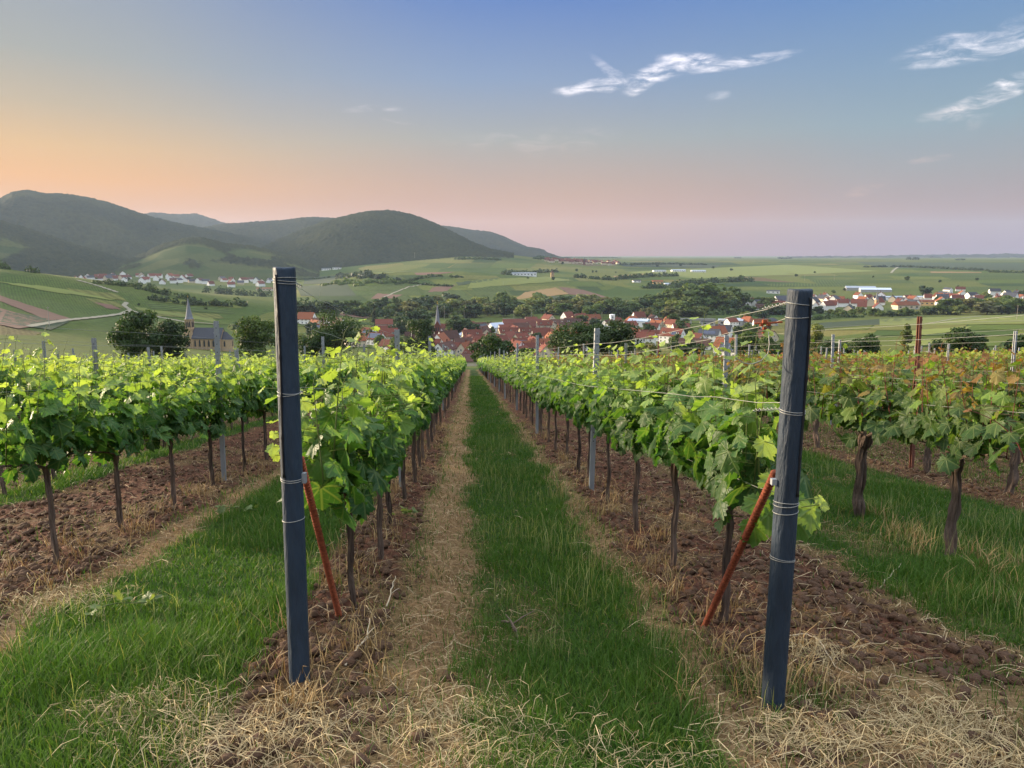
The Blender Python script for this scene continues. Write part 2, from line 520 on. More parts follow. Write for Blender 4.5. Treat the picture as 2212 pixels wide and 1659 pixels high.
def relief(u, v, z=None, det=True):
    g, s, b = z if z is not None else zones(u, v)
    i = np.clip(np.searchsorted(ALLROWS, v), 1, len(ALLROWS) - 1)
    dr = np.minimum(np.abs(v - ALLROWS[i]), np.abs(v - ALLROWS[i - 1]))
    h = 0.035 * np.exp(-(dr / 0.26) ** 2) * smooth(u, 3.1, 3.6) + 0.03 * (fbm(u * 0.8, v * 0.8, 3, 91) - 0.5)
    if det:
        w1, _ = worley(u * 11, v * 11, 5); w2, _ = worley(u * 26, v * 26, 15)
        cl = 0.060 * (0.55 - w1) * smooth(fbm(u * 3, v * 3, 2, 66), 0.3, 0.6) + 0.026 * (0.5 - w2) + 0.02 * (fbm(u * 16, v * 16, 2, 44) - 0.5)
        h = h + cl * (b + 0.25 * s + 0.1 * g)
    return h


def gz(u, v, det=False):
    """height of the vineyard ground at row coordinates"""
    u = np.atleast_1d(np.asarray(u, float)); v = np.atleast_1d(np.asarray(v, float))
    x, y = uv_xy(u, v)
    return Hgt(x, y) + relief(u, v, det=det)


def P3(u, v, dz=0.0):
    x, y = uv_xy(u, v)
    return (x, y, float(gz(u, v)[0]) + dz)


# ------------------------------------------------------------------ ground: one sheet from the viewer's feet to the horizon
def ground_material():
    m, t, out = mat_new('ground')
    zn = t.n('ShaderNodeAttribute', attribute_name='tint')
    zs = t.n('ShaderNodeSeparateColor'); t.l(zn.outputs['Color'], zs.inputs[0])
    g, s, bsoil = zs.outputs
    pos = t.n('ShaderNodeNewGeometry').outputs['Position']
    soil = t.ramp(t.noise(pos, 14, 6, 0.65), [(0.3, (0.026, 0.011, 0.007)), (0.5, (0.082, 0.036, 0.022)), (0.68, (0.15, 0.072, 0.044))])
    straw = t.ramp(t.noise(pos, 42, 6, 0.7), [(0.3, (0.06, 0.036, 0.02)), (0.5, (0.19, 0.12, 0.06)), (0.7, (0.34, 0.235, 0.125))])
    grass = t.ramp(t.noise(pos, 22, 5, 0.7), [(0.3, (0.012, 0.024, 0.006)), (0.55, (0.028, 0.056, 0.012)), (0.75, (0.055, 0.09, 0.02))])
    near = t.mix(s, t.mix(bsoil, grass, soil), straw)
    # farmland
    mp = t.n('ShaderNodeMapping'); mp.inputs['Rotation'].default_value = (0, 0, 0.5); mp.inputs['Scale'].default_value = (1 / 130, 1 / 260, 0)
    wv = t.n('ShaderNodeVectorMath', operation='ADD'); t.l(pos, wv.inputs[0])
    nzv = t.n('ShaderNodeTexNoise'); nzv.inputs['Scale'].default_value = 0.004; t.l(pos, nzv.inputs['Vector'])
    nsc = t.n('ShaderNodeVectorMath', operation='SCALE'); nsc.inputs['Scale'].default_value = 150; t.l(nzv.outputs['Color'], nsc.inputs[0])
    t.l(nsc.outputs[0], wv.inputs[1]); t.l(wv.outputs[0], mp.inputs[0])
    vo = t.n('ShaderNodeTexVoronoi'); vo.voronoi_dimensions = '2D'; vo.inputs['Scale'].default_value = 1.0; vo.inputs['Randomness'].default_value = 0.85
    t.l(mp.outputs[0], vo.inputs['Vector'])
    vc = t.n('ShaderNodeSeparateColor'); t.l(vo.outputs['Color'], vc.inputs[0])
    fld = t.ramp(vc.outputs[0], [(0.0, (0.034, 0.062, 0.011)), (0.25, (0.060, 0.082, 0.015)), (0.5, (0.042, 0.070, 0.012)),
                                 (0.72, (0.090, 0.100, 0.020)), (0.88, (0.125, 0.112, 0.030)), (0.97, (0.10, 0.068, 0.032))], 'CONSTANT')
    big = t.noise(pos, 0.0025, 4)
    fld = t.mix(t.ss(big, 0.42, 0.62), fld, (0.086, 0.096, 0.020, 1))
    # vine rows seen from afar
    sp = t.n('ShaderNodeSeparateXYZ'); t.l(pos, sp.inputs[0])
    d1 = t.m('ADD', t.m('MULTIPLY', sp.outputs[0], 0.83), t.m('MULTIPLY', sp.outputs[1], 0.55))
    d2 = t.m('SUBTRACT', t.m('MULTIPLY', sp.outputs[0], 0.6), t.m('MULTIPLY', sp.outputs[1], 0.8))
    pick = t.m('GREATER_THAN', vc.outputs[1], 0.5)
    dd = t.m('ADD', t.m('MULTIPLY', d1, pick), t.m('MULTIPLY', d2, t.m('SUBTRACT', 1.0, pick)))
    dist = t.n('ShaderNodeVectorMath', operation='LENGTH'); t.l(pos, dist.inputs[0])
    st = t.m('SINE', t.m('ADD', t.m('MULTIPLY', dd, 2.6), t.m('MULTIPLY', t.noise(pos, 0.05, 2), 5.0)))
    st = t.m('MULTIPLY', st, 0.16)
    spk = t.m('MULTIPLY', t.m('SUBTRACT', t.noise(pos, 0.22, 5, 0.75), 0.5), 1.9)
    k = t.m('ADD', 1.0, t.m('ADD', st, spk))
    fs = t.n('ShaderNodeVectorMath', operation='SCALE'); t.l(fld, fs.inputs[0]); t.l(k, fs.inputs['Scale'])
    col = t.mix(zn.outputs['Alpha'], fs.outputs[0], near)
    b = t.n('ShaderNodeBsdfPrincipled'); t.l(col, b.inputs['Base Color'])
    b.inputs['Roughness'].default_value = 0.95; b.inputs['Specular IOR Level'].default_value = 0.1
    bp = t.n('ShaderNodeBump'); bp.inputs['Strength'].default_value = 0.9; bp.inputs['Distance'].default_value = 0.012
    t.l(t.noise(pos, 60, 5, 0.7), bp.inputs['Height']); t.l(bp.outputs[0], b.inputs['Normal'])
    t.l(b.outputs[0], out.inputs[0])
    return m


def build_ground():
    def geom(a, b, q):
        n = int(math.ceil(math.log(b / a) / math.log(q))); return list(a * (b / a) ** (np.arange(n) / n))
    rs = geom(0.35, 1.9, 1.08) + geom(1.9, 9, 1.0058) + geom(9, 30, 1.011) + geom(30, 118, 1.018) + geom(118, 2600, 1.014) + geom(2600, 40000, 1.06) + [40000]
    lim = math.radians(41)
    az = list(np.linspace(-math.pi, -lim, 26)[:-1]) + list(np.linspace(-lim, lim, 520)) + list(np.linspace(lim, math.pi, 26)[1:])
    R, A = np.meshgrid(rs, az, indexing='ij')
    x = (R * np.sin(A)).ravel(); y = (R * np.cos(A)).ravel()
    z = Hgt(x, y)
    u, v = xy_uv(x, y); r = R.ravel()
    nearm = r < 116
    g = np.zeros(len(x)); s = np.zeros(len(x)); b = np.zeros(len(x)); al = np.zeros(len(x))
    zg = zones(u[nearm], v[nearm])
    g[nearm], s[nearm], b[nearm] = zg
    hr = relief(u[nearm], v[nearm], zg, True)
    z[nearm] += hr * (1 - smooth(r[nearm], 60, 110))
    al = (1 - smooth(r, 108, 118))
    n0, n1 = R.shape
    ii = (np.arange(n0 - 1)[:, None] * n1 + np.arange(n1 - 1)[None, :]).ravel()
    F = np.stack([ii, ii + 1, ii + n1 + 1, ii + n1], 1)[:, ::-1]
    me = mesh_np('ground', np.stack([x, y, z], 1), F, tint=np.stack([g, s, b, al], 1), smooth=True, mat=ground_material())
    o = link('ground', me); tag(o, 'brown and green vineyard slope running down into a farmed valley', 'ground', kind='structure')
build_ground()

# ------------------------------------------------------------------ fields and tracks laid over the valley
M_EARTH = simple_mat('ploughed_earth', (0.115, 0.060, 0.038), 0.95, 0.3, 0.12, coord='Object')
M_TRACK = simple_mat('pale_track', (0.22, 0.20, 0.14), 0.95, 0.2, 0.2)
M_PASTURE = simple_mat('bright_meadow', (0.12, 0.14, 0.024), 0.95, 0.25, 0.06)
M_DARKF = simple_mat('dark_vines', (0.020, 0.038, 0.010), 0.95, 0.35, 0.15)
M_GOLD = simple_mat('dry_field', (0.20, 0.125, 0.045), 0.95, 0.2, 0.05)


def field(name, quad, mat, n=14, lift=0.5, rmin=118.0):
    """four picture corners draped onto the terrain"""
    a, b, c, d = [np.array(q, float) for q in quad]
    vs = []
    for i in range(n + 1):
        for j in range(n + 1):
            s, t = i / n, j / n
            p = (a * (1 - s) + b * s) * (1 - t) + (d * (1 - s) + c * s) * t
            x, y, z = ground_pt(p[0], p[1], rmin)
            vs.append((x, y, z + lift))
    fs = [(i * (n + 1) + j, i * (n + 1) + j + 1, (i + 1) * (n + 1) + j + 1, (i + 1) * (n + 1) + j) for i in range(n) for j in range(n)]
    me = bpy.data.meshes.new(name); me.from_pydata(vs, [], fs); me.update()
    me.materials.append(mat)
    o = link(name, me); o['kind'] = 'structure'
    return o


def track(name, pts, width, mat, lift=0.7, rmin=118.0, per=10):
    P = []
    for (p, q) in zip(pts[:-1], pts[1:]):
        for k in range(per):
            P.append((p[0] + (q[0] - p[0]) * k / per, p[1] + (q[1] - p[1]) * k / per))
    P.append(pts[-1])
    W = [Vector(ground_pt(px, py, rmin)) for px, py in P]
    # keep only a gently changing course (a crest can make the ray jump)
    vs, fs = [], []
    for i, p in enumerate(W):
        d = W[min(i + 1, len(W) - 1)] - W[max(i - 1, 0)]; d.z = 0
        if d.length < 1e-6: d = Vector((1, 0, 0))
        s = Vector((d.y, -d.x, 0)).normalized() * width / 2
        for q in (p - s, p + s):
            vs.append((q.x, q.y, float(Hgt(q.x, q.y)[0]) + lift))
    for i in range(len(W) - 1):
        if (W[i + 1] - W[i]).length < 160: fs.append((2 * i, 2 * i + 1, 2 * i + 3, 2 * i + 2))
    me = bpy.data.meshes.new(name); me.from_pydata(vs, [], fs); me.update(); me.materials.append(mat)
    o = link(name, me); o['kind'] = 'structure'
    return o


# left hillside
field('ploughed_field', [(-60, 628), (0, 640), (165, 694), (105, 694)], M_EARTH)
field('ploughed_field', [(-60, 690), (0, 668), (118, 700), (40, 712)], M_EARTH)
field('dark_field', [(-40, 664), (150, 697), (110, 715), (-40, 690)][::-1], M_DARKF)
track('track', [(60, 708), (140, 694), (200, 688), (262, 680), (282, 672), (268, 662), (274, 656)], 4.0, M_TRACK)
track('track', [(282, 672), (300, 678), (360, 690), (400, 697), (470, 702)], 5.0, M_TRACK)
track('track', [(560, 694), (640, 700), (760, 703), (800, 706)], 5.0, M_PASTURE)
field('meadow_strip', [(-20, 608), (120, 623), (260, 652), (110, 632)], M_PASTURE)
field('meadow_strip', [(290, 665), (460, 690), (470, 698), (300, 672)], M_PASTURE)
field('ploughed_field', [(205, 655), (240, 660), (262, 670), (232, 668)], M_EARTH)
track('track', [(165, 606), (220, 622), (256, 634)], 4.0, M_TRACK)
field('ploughed_field', [(715, 652), (760, 656), (830, 668), (795, 666)], M_EARTH)
field('ploughed_field', [(712, 672), (800, 679), (798, 690), (716, 680)], M_EARTH)
# middle hill
field('ploughed_field', [(815, 635), (870, 638), (850, 646), (800, 647)], M_EARTH)
field('ploughed_field', [(895, 590), (985, 588), (960, 592), (900, 596)], M_EARTH)
field('ploughed_field', [(935, 622), (985, 616), (965, 630), (925, 632)], M_EARTH)
field('dry_field', [(1135, 632), (1200, 622), (1230, 636), (1110, 648)], M_GOLD)
field('dry_field', [(1205, 620), (1260, 627), (1320, 645), (1230, 637)], M_EARTH)
field('dark_field', [(660, 600), (725, 596), (735, 612), (655, 615)], M_DARKF)
field('dark_field', [(640, 618), (750, 615), (770, 640), (650, 640)], M_DARKF)
field('dark_field', [(985, 612), (1075, 601), (1080, 604), (990, 618)], M_DARKF)
field('meadow_strip', [(640, 612), (760, 592), (900, 586), (700, 602)], M_PASTURE)
field('meadow_strip', [(1020, 606), (1180, 598), (1240, 606), (1010, 624)], M_PASTURE)
track('track', [(820, 648), (850, 634), (880, 622), (920, 614)], 4.0, M_TRACK)
# right plain
field('meadow_strip', [(1350, 588), (1700, 572), (1900, 586), (1500, 602)], M_PASTURE)
field('dry_field', [(1325, 597), (1410, 590), (1350, 600), (1330, 602)], M_GOLD)
field('dark_field', [(1330, 570), (1560, 573), (1540, 580), (1350, 576)], M_DARKF)
field('dark_field', [(1850, 566), (2260, 570), (2260, 586), (1900, 578)], M_DARKF)
field('dry_field', [(2010, 587), (2120, 588), (2120, 590), (2010, 590)], M_GOLD)
field('dry_field', [(1160, 642), (1240, 640), (1310, 656), (1180, 662)], M_DARKF)
track('track', [(1925, 590), (1930, 584), (1940, 577)], 7.0, M_TRACK)
# nearer right slope
field('meadow_strip', [(1900, 690), (2260, 678), (2260, 700), (1900, 705)], M_PASTURE)
field('meadow_strip', [(1960, 716), (2100, 706), (2080, 716), (1950, 730)], M_PASTURE)
field('dark_field', [(1750, 700), (1990, 684), (1960, 697), (1770, 712)], M_DARKF)
track('track', [(1740, 712), (1880, 703), (2000, 700), (2260, 694)], 3.0, M_TRACK)
track('track', [(2005, 700), (2060, 690), (2120, 684)], 3.0, M_TRACK)
track('track', [(1755, 752), (1820, 740), (1900, 728)], 3.5, M_TRACK)
field('meadow_strip', [(1930, 742), (2010, 736), (2060, 740), (1960, 752)], M_PASTURE)
track('track', [(1985, 775), (2010, 762), (2050, 755)], 5.0, M_TRACK)

# ---- smaller parcels: vineyard blocks in several greens, their rows just readable
def row_mat(name, col, ang, period, amp=.35):
    m, t, out = mat_new(name)
    tc = t.n('ShaderNodeTexCoord'); sp = t.n('ShaderNodeSeparateXYZ'); t.l(tc.outputs['Object'], sp.inputs[0])
    d = t.m('ADD', t.m('MULTIPLY', sp.outputs[0], math.cos(ang)), t.m('MULTIPLY', sp.outputs[1], math.sin(ang)))
    d = t.m('ADD', d, t.m('MULTIPLY', t.noise(tc.outputs['Object'], .03, 2), 6.0))
    st = t.m('MULTIPLY', t.m('SINE', t.m('MULTIPLY', d, 2 * math.pi / period)), amp)
    sk = t.m('MULTIPLY', t.m('SUBTRACT', t.noise(tc.outputs['Object'], .14, 5, .75), .5), 1.5)
    sc = t.n('ShaderNodeVectorMath', operation='SCALE'); sc.inputs[0].default_value = col; t.l(t.m('ADD', 1.0, t.m('ADD', st, sk)), sc.inputs['Scale'])
    b = t.n('ShaderNodeBsdfPrincipled'); t.l(sc.outputs[0], b.inputs['Base Color']); b.inputs['Roughness'].default_value = .95; b.inputs['Specular IOR Level'].default_value = .1
    t.l(b.outputs[0], out.inputs[0]); return m
ROWM = [row_mat('vine_block', (.040, .066, .013), .5, 7), row_mat('vine_block', (.062, .088, .016), 1.3, 8), row_mat('vine_block', (.088, .104, .020), 2.2, 9),
        row_mat('vine_block', (.052, .074, .018), 2.8, 7), row_mat('vine_block', (.105, .108, .028), .9, 9, .2), row_mat('vine_block', (.028, .050, .012), 1.9, 7)]
_rp = random.Random(404)
def parcels(x0, x1, ytop, ybot, rows, ncol, slant, rmin, keep=.8, lift=.35):
    for i in range(rows):
        f0, f1 = i / rows, (i + .82 + .3 * _rp.random() * .5) / rows
        x = x0 + _rp.uniform(0, 30)
        while x < x1:
            wd = (x1 - x0) / ncol * _rp.uniform(.5, 1.6); xe = min(x + wd, x1)
            if _rp.random() < keep:
                Y = lambda px, f: ytop(px) + (ybot(px) - ytop(px)) * f
                k = slant * (.7 + .6 * _rp.random())
                field('vineyard_block', [(x, Y(x, f0)), (xe, Y(xe, f0)), (xe + k, Y(xe, f1)), (x + k, Y(x, f1))], _rp.choice(ROWM), 7, lift, rmin)
            x = xe + _rp.uniform(1, 5)
parcels(660, 1290, lambda x: 594 + abs(x - 950) * .018, lambda x: 650, 5, 7, 14, 1150)
parcels(740, 1160, lambda x: 545 + max(0, (850 - x)) * .2, lambda x: 581, 3, 5, -16, 2150, .7)
parcels(1330, 2260, lambda x: 567, lambda x: 628, 8, 6, 20, 1200, .62)
parcels(1760, 2260, lambda x: 690, lambda x: 752, 5, 3, -14, 260, .7)
parcels(300, 800, lambda x: 640 + (x - 300) * .09, lambda x: 700 + (x - 300) * .02, 4, 4, 18, 420, .6)
parcels(-30, 250, lambda x: 606 + x * .12, lambda x: 640 + x * .12, 2, 3, 20, 420, .6)

# ------------------------------------------------------------------ wooded hills behind the valley
def forest_mat():
    m, t, out = mat_new('forest_canopy')
    at = t.n('ShaderNodeAttribute', attribute_name='tint')
    pos = t.n('ShaderNodeNewGeometry').outputs['Position']
    k = t.m('ADD', 0.55, t.m('MULTIPLY', t.noise(pos, 0.09, 5, 0.7), 0.9))
    sc = t.n('ShaderNodeVectorMath', operation='SCALE'); t.l(at.outputs['Color'], sc.inputs[0]); t.l(k, sc.inputs['Scale'])
    b = t.n('ShaderNodeBsdfPrincipled'); t.l(sc.outputs[0], b.inputs['Base Color'])
    b.inputs['Roughness'].default_value = 1.0; b.inputs['Specular IOR Level'].default_value = 0.05
    t.l(b.outputs[0], out.inputs[0])
    return m
M_FOREST = forest_mat()


def hill(sil, rc, rb, step, label, seed, tree=9.0, wood=None, power=1.0, spur=0.16):
    """a hill whose skyline follows sil, foot at distance rb, crest at rc"""
    A = np.array([az_tan(*p)[0] for p in sil]); T = np.array([az_tan(*p)[1] for p in sil])
    n = int((A[-1] - A[0]) * rc / step); ns = int(math.hypot(rc - rb, 250) / step)
    a = np.linspace(A[0], A[-1], n)
    # rounded interpolation of the skyline
    tn = np.interp(a, A, T); ker = np.hanning(max(5, int(n * 0.02) | 1)); ker /= ker.sum()
    pad = len(ker) // 2
    tn = np.convolve(np.pad(tn, pad, mode='edge'), ker, 'valid')[:n]
    sl = list(np.linspace(0, 1, ns)) + [1.03, 1.08, 1.2]
    S, AA = np.meshgrid(sl, a, indexing='ij')
    R = rb + (rc - rb) * S
    x, y = R * np.sin(AA), R * np.cos(AA)
    zc = tn * rc + EYE
    zb = Hgt(rb * np.sin(a), rb * np.cos(a)) - 12
    s = np.clip(S, 0, 1)
    prof = s ** power
    prof = prof * (1 + 0.25 * np.sin(np.pi * s))
    rid = (fbm(AA * rc / 420 + S * 0.9, S * 1.3 + seed, 4, seed) - 0.5) * 2
    z = zb + (zc - zb) * np.minimum(prof, 1.0) + (zc - zb) * spur * rid * np.sin(np.pi * np.clip(s, 0, 1)) * 1.2
    z = np.where(S > 1, zc - (zc - zb) * (S - 1) * 4, z)
    # the face must stay under its own skyline
    z = np.minimum(z, EYE + tn * R + 2)
    wd, rv = worley(x.ravel() / tree, y.ravel() / tree, seed + 3)
    wd = wd.reshape(x.shape); rv = rv.reshape(x.shape)
    W = np.ones_like(s) if wood is None else wood(AA, s, x, y)
    z = z + W * tree * 1.25 * (0.75 - wd) + W * 0.6 * tree * (rv - 0.5)
    lg = fbm(x / 160, y / 160, 3, seed + 9)
    mixv = np.clip(0.5 * rv + 0.9 * (lg - 0.3), 0, 1)[..., None]
    col = np.array([0.008, 0.016, 0.009]) * (1 - mixv) + np.array([0.032, 0.038, 0.014]) * mixv
    # vineyards on the open ground
    cell, cv = worley((x * .8 + y * .6).ravel() / 95, (y * .8 - x * .6).ravel() / 60, seed + 40)
    cv = cv.reshape(x.shape)[..., None]
    fcol = np.array([0.030, 0.050, 0.014]) * (1 - cv) + np.array([0.068, 0.075, 0.024]) * cv
    col = fcol * (1 - W[..., None]) + col * W[..., None]
    n0, n1 = S.shape
    ii = (np.arange(n0 - 1)[:, None] * n1 + np.arange(n1 - 1)[None, :]).ravel()
    F = np.stack([ii, ii + n1, ii + n1 + 1, ii + 1], 1)[:, ::-1]
    me = mesh_np('hill', np.stack([x.ravel(), y.ravel(), z.ravel()], 1), F, tint=col.reshape(-1, 3), smooth=False, mat=M_FOREST)
    o = link('hill', me); tag(o, label, 'hill', kind='structure')
    return o


def knoll_wood(A, s, x, y):
    nz = fbm(x / 90, y / 90, 4, 12)
    return np.clip(smooth(s + 0.4 * (nz - 0.5), 0.62, 0.70) + smooth(nz, 0.54, 0.60) * (s < 0.75), 0, 1)
def spur_wood(A, s, x, y):
    nz = fbm(x / 140, y / 140, 4, 21)
    return np.clip(1 - smooth(nz, 0.66, 0.72) * (s < 0.6) * 0.8, 0, 1)


hill([(270, 470), (330, 461), (380, 465), (425, 463.5), (460, 475), (490, 485), (530, 495), (600, 500)], 7200, 6000, 12, 'faint blue wooded ridge showing behind the shoulder of the big left hill', 61, 14)
hill([(940, 489), (975, 492), (1020, 499), (1060, 503), (1085, 511), (1112, 524), (1140, 535), (1158, 538), (1172, 540), (1186, 549), (1215, 558)], 6000, 5000, 9, 'dark wooded ridge sloping down to the right behind the round hill', 62, 11)
hill([(380, 505), (480, 487), (555, 481), (610, 479), (650, 474), (680, 472), (720, 474), (800, 495), (900, 510)], 5000, 4000, 9, 'long low wooded ridge between the big left hill and the round hill', 63, 11)
hill([(-420, 470), (-260, 452), (-120, 440), (0, 433), (28, 419), (62, 415), (95, 422), (150, 424), (192, 429), (240, 441), (282, 456), (330, 471), (400, 488), (500, 506), (560, 524), (640, 552)], 4300, 3100, 8, 'big dark wooded hill with a humped top, at the left', 64, 11, spur=0.2)
hill([(520, 560), (560, 540), (600, 520), (650, 499), (700, 481), (760, 466), (800, 459), (840, 457), (880, 463), (905, 471), (940, 485), (980, 504), (1020, 525), (1060, 540), (1110, 549)], 3500, 2750, 6, 'round wooded hill above the vineyards, near the middle', 65, 9, power=0.85)
hill([(-420, 440), (-200, 460), (0, 479), (70, 499), (150, 527), (220, 547), (300, 570), (380, 590)], 3000, 2300, 6.5, 'lower dark wooded spur in front of the big left hill', 66, 10, wood=spur_wood)
hill([(200, 588), (250, 575), (300, 556), (350, 532), (400, 518), (440, 517), (490, 530), (540, 534), (590, 545), (640, 560), (690, 585)], 2800, 2250, 5.5, 'knoll with a wooded top and terraced vineyards above the left village', 67, 9, wood=knoll_wood, power=0.9, spur=0.08)
hill([(1700, 557.5), (1850, 556), (1960, 554.5), (2080, 552.5), (2212, 551.5), (2500, 550), (2800, 556)], 11500, 10800, 60, 'faint long ridge on the far right skyline', 68, 30, spur=0.02)
# ------------------------------------------------------------------ grass, straw and clods (ground cover nobody could count)
def blade_mat(name, transl, rough=0.6, tcol=(1.1, 1.2, 0.4), spec=0.2):
    return leaf_mat(name, transl, rough, spec=spec, tcol=tcol)
M_GRASS = blade_mat('grass_blades', 0.35)
M_STRAW = blade_mat('straw', 0.12, 0.7, (1.1, 0.9, 0.5))


def scatter(n_per, umin, umax, falloff, u0=3.0, vlim=0.78):
    """points over the visible part of the slope, thinning out with distance"""
    us = np.linspace(umin, umax, 400)
    dens = n_per * np.minimum(1, (u0 / us) ** falloff) * (2 * (vlim * us + 0.6))
    cum = np.concatenate([[0], np.cumsum((dens[1:] + dens[:-1]) / 2 * np.diff(us))])
    n = int(cum[-1])
    u = np.interp(RNG.random(n) * cum[-1], cum, us)
    v = (RNG.random(n) * 2 - 1) * (vlim * u + 0.6) - 0.055 * u * 0
    return u, v


def blades(u, v, h, wd, lean, tint, tiptint, head=None):
    n = len(u)
    x, y = uv_xy(u, v)
    z = gz(u, v, True) - 0.006
    az = RNG.random(n) * 2 * np.pi
    dx, dy = np.cos(az), np.sin(az)
    ba = az + np.pi / 2 + RNG.normal(0, .6, n)
    bx, by = np.cos(ba), np.sin(ba)
    ln = h * lean
    V = np.zeros((n, 5, 3)); base = np.stack([x, y, z], 1)
    side = np.stack([dx, dy, np.zeros(n)], 1) * (wd / 2)[:, None]
    bend = np.stack([bx, by, np.zeros(n)], 1)
    up = np.array([0, 0, 1.0])
    hz = h * np.sqrt(np.clip(1 - lean * lean * .55, .1, 1))
    V[:, 0] = base - side; V[:, 1] = base + side
    midp = base + up * (hz * .58)[:, None] + bend * (ln * .28)[:, None]
    V[:, 2] = midp - side * .8; V[:, 3] = midp + side * .8
    V[:, 4] = base + up * hz[:, None] + bend * ln[:, None]
    i = (np.arange(n) * 5)[:, None]
    F = np.concatenate([i + np.array([[0, 1, 3]]), i + np.array([[0, 3, 2]]), i + np.array([[2, 3, 4]])], 0)
    T = np.repeat(tint[:, None, :], 5, 1); T[:, 4] = tiptint; T[:, 2] = T[:, 3] = tint * .5 + tiptint * .5
    return V.reshape(-1, 3), F, T.reshape(-1, 3)


def strands(u, v, L, wd, lift, tint):
    """dead stalks lying on the ground, slightly arched"""
    n = len(u)
    a = RNG.random(n) * 2 * np.pi
    curl = RNG.normal(0, .7, n)
    k = 4
    pts = np.zeros((n, k, 3)); px, py = u.copy(), v.copy()
    seg = L / (k - 1)
    for j in range(k):
        x, y = uv_xy(px, py)
        s = j / (k - 1)
        pts[:, j] = np.stack([x, y, gz(px, py, True) + 0.004 + lift * 4 * s * (1 - s) + lift * .5 * RNG.random(n)], 1)
        px = px + np.cos(a) * seg; py = py + np.sin(a) * seg; a = a + curl
    d = pts[:, -1] - pts[:, 0]
    sd = np.stack([-d[:, 1], d[:, 0], RNG.normal(0, .5, n) * np.hypot(d[:, 0], d[:, 1])], 1)
    sd /= np.linalg.norm(sd, axis=1)[:, None] + 1e-9
    sd = sd * (wd / 2)[:, None]
    V = np.concatenate([pts - sd[:, None], pts + sd[:, None]], 1)
    i = (np.arange(n) * 2 * k)[:, None]
    F = np.concatenate([np.concatenate([i + np.array([[j, j + 1, j + 1 + k]]), i + np.array([[j, j + 1 + k, j + k]])], 0) for j in range(k - 1)], 0)
    return V.reshape(-1, 3), F, np.repeat(tint, 2 * k, 0)


def merge(parts):
    Vs, Fs, Ts, b = [], [], [], 0
    for V, F, T in parts:
        Vs.append(V); Fs.append(F + b); Ts.append(T); b += len(V)
    return np.concatenate(Vs), np.concatenate(Fs), np.concatenate(Ts)


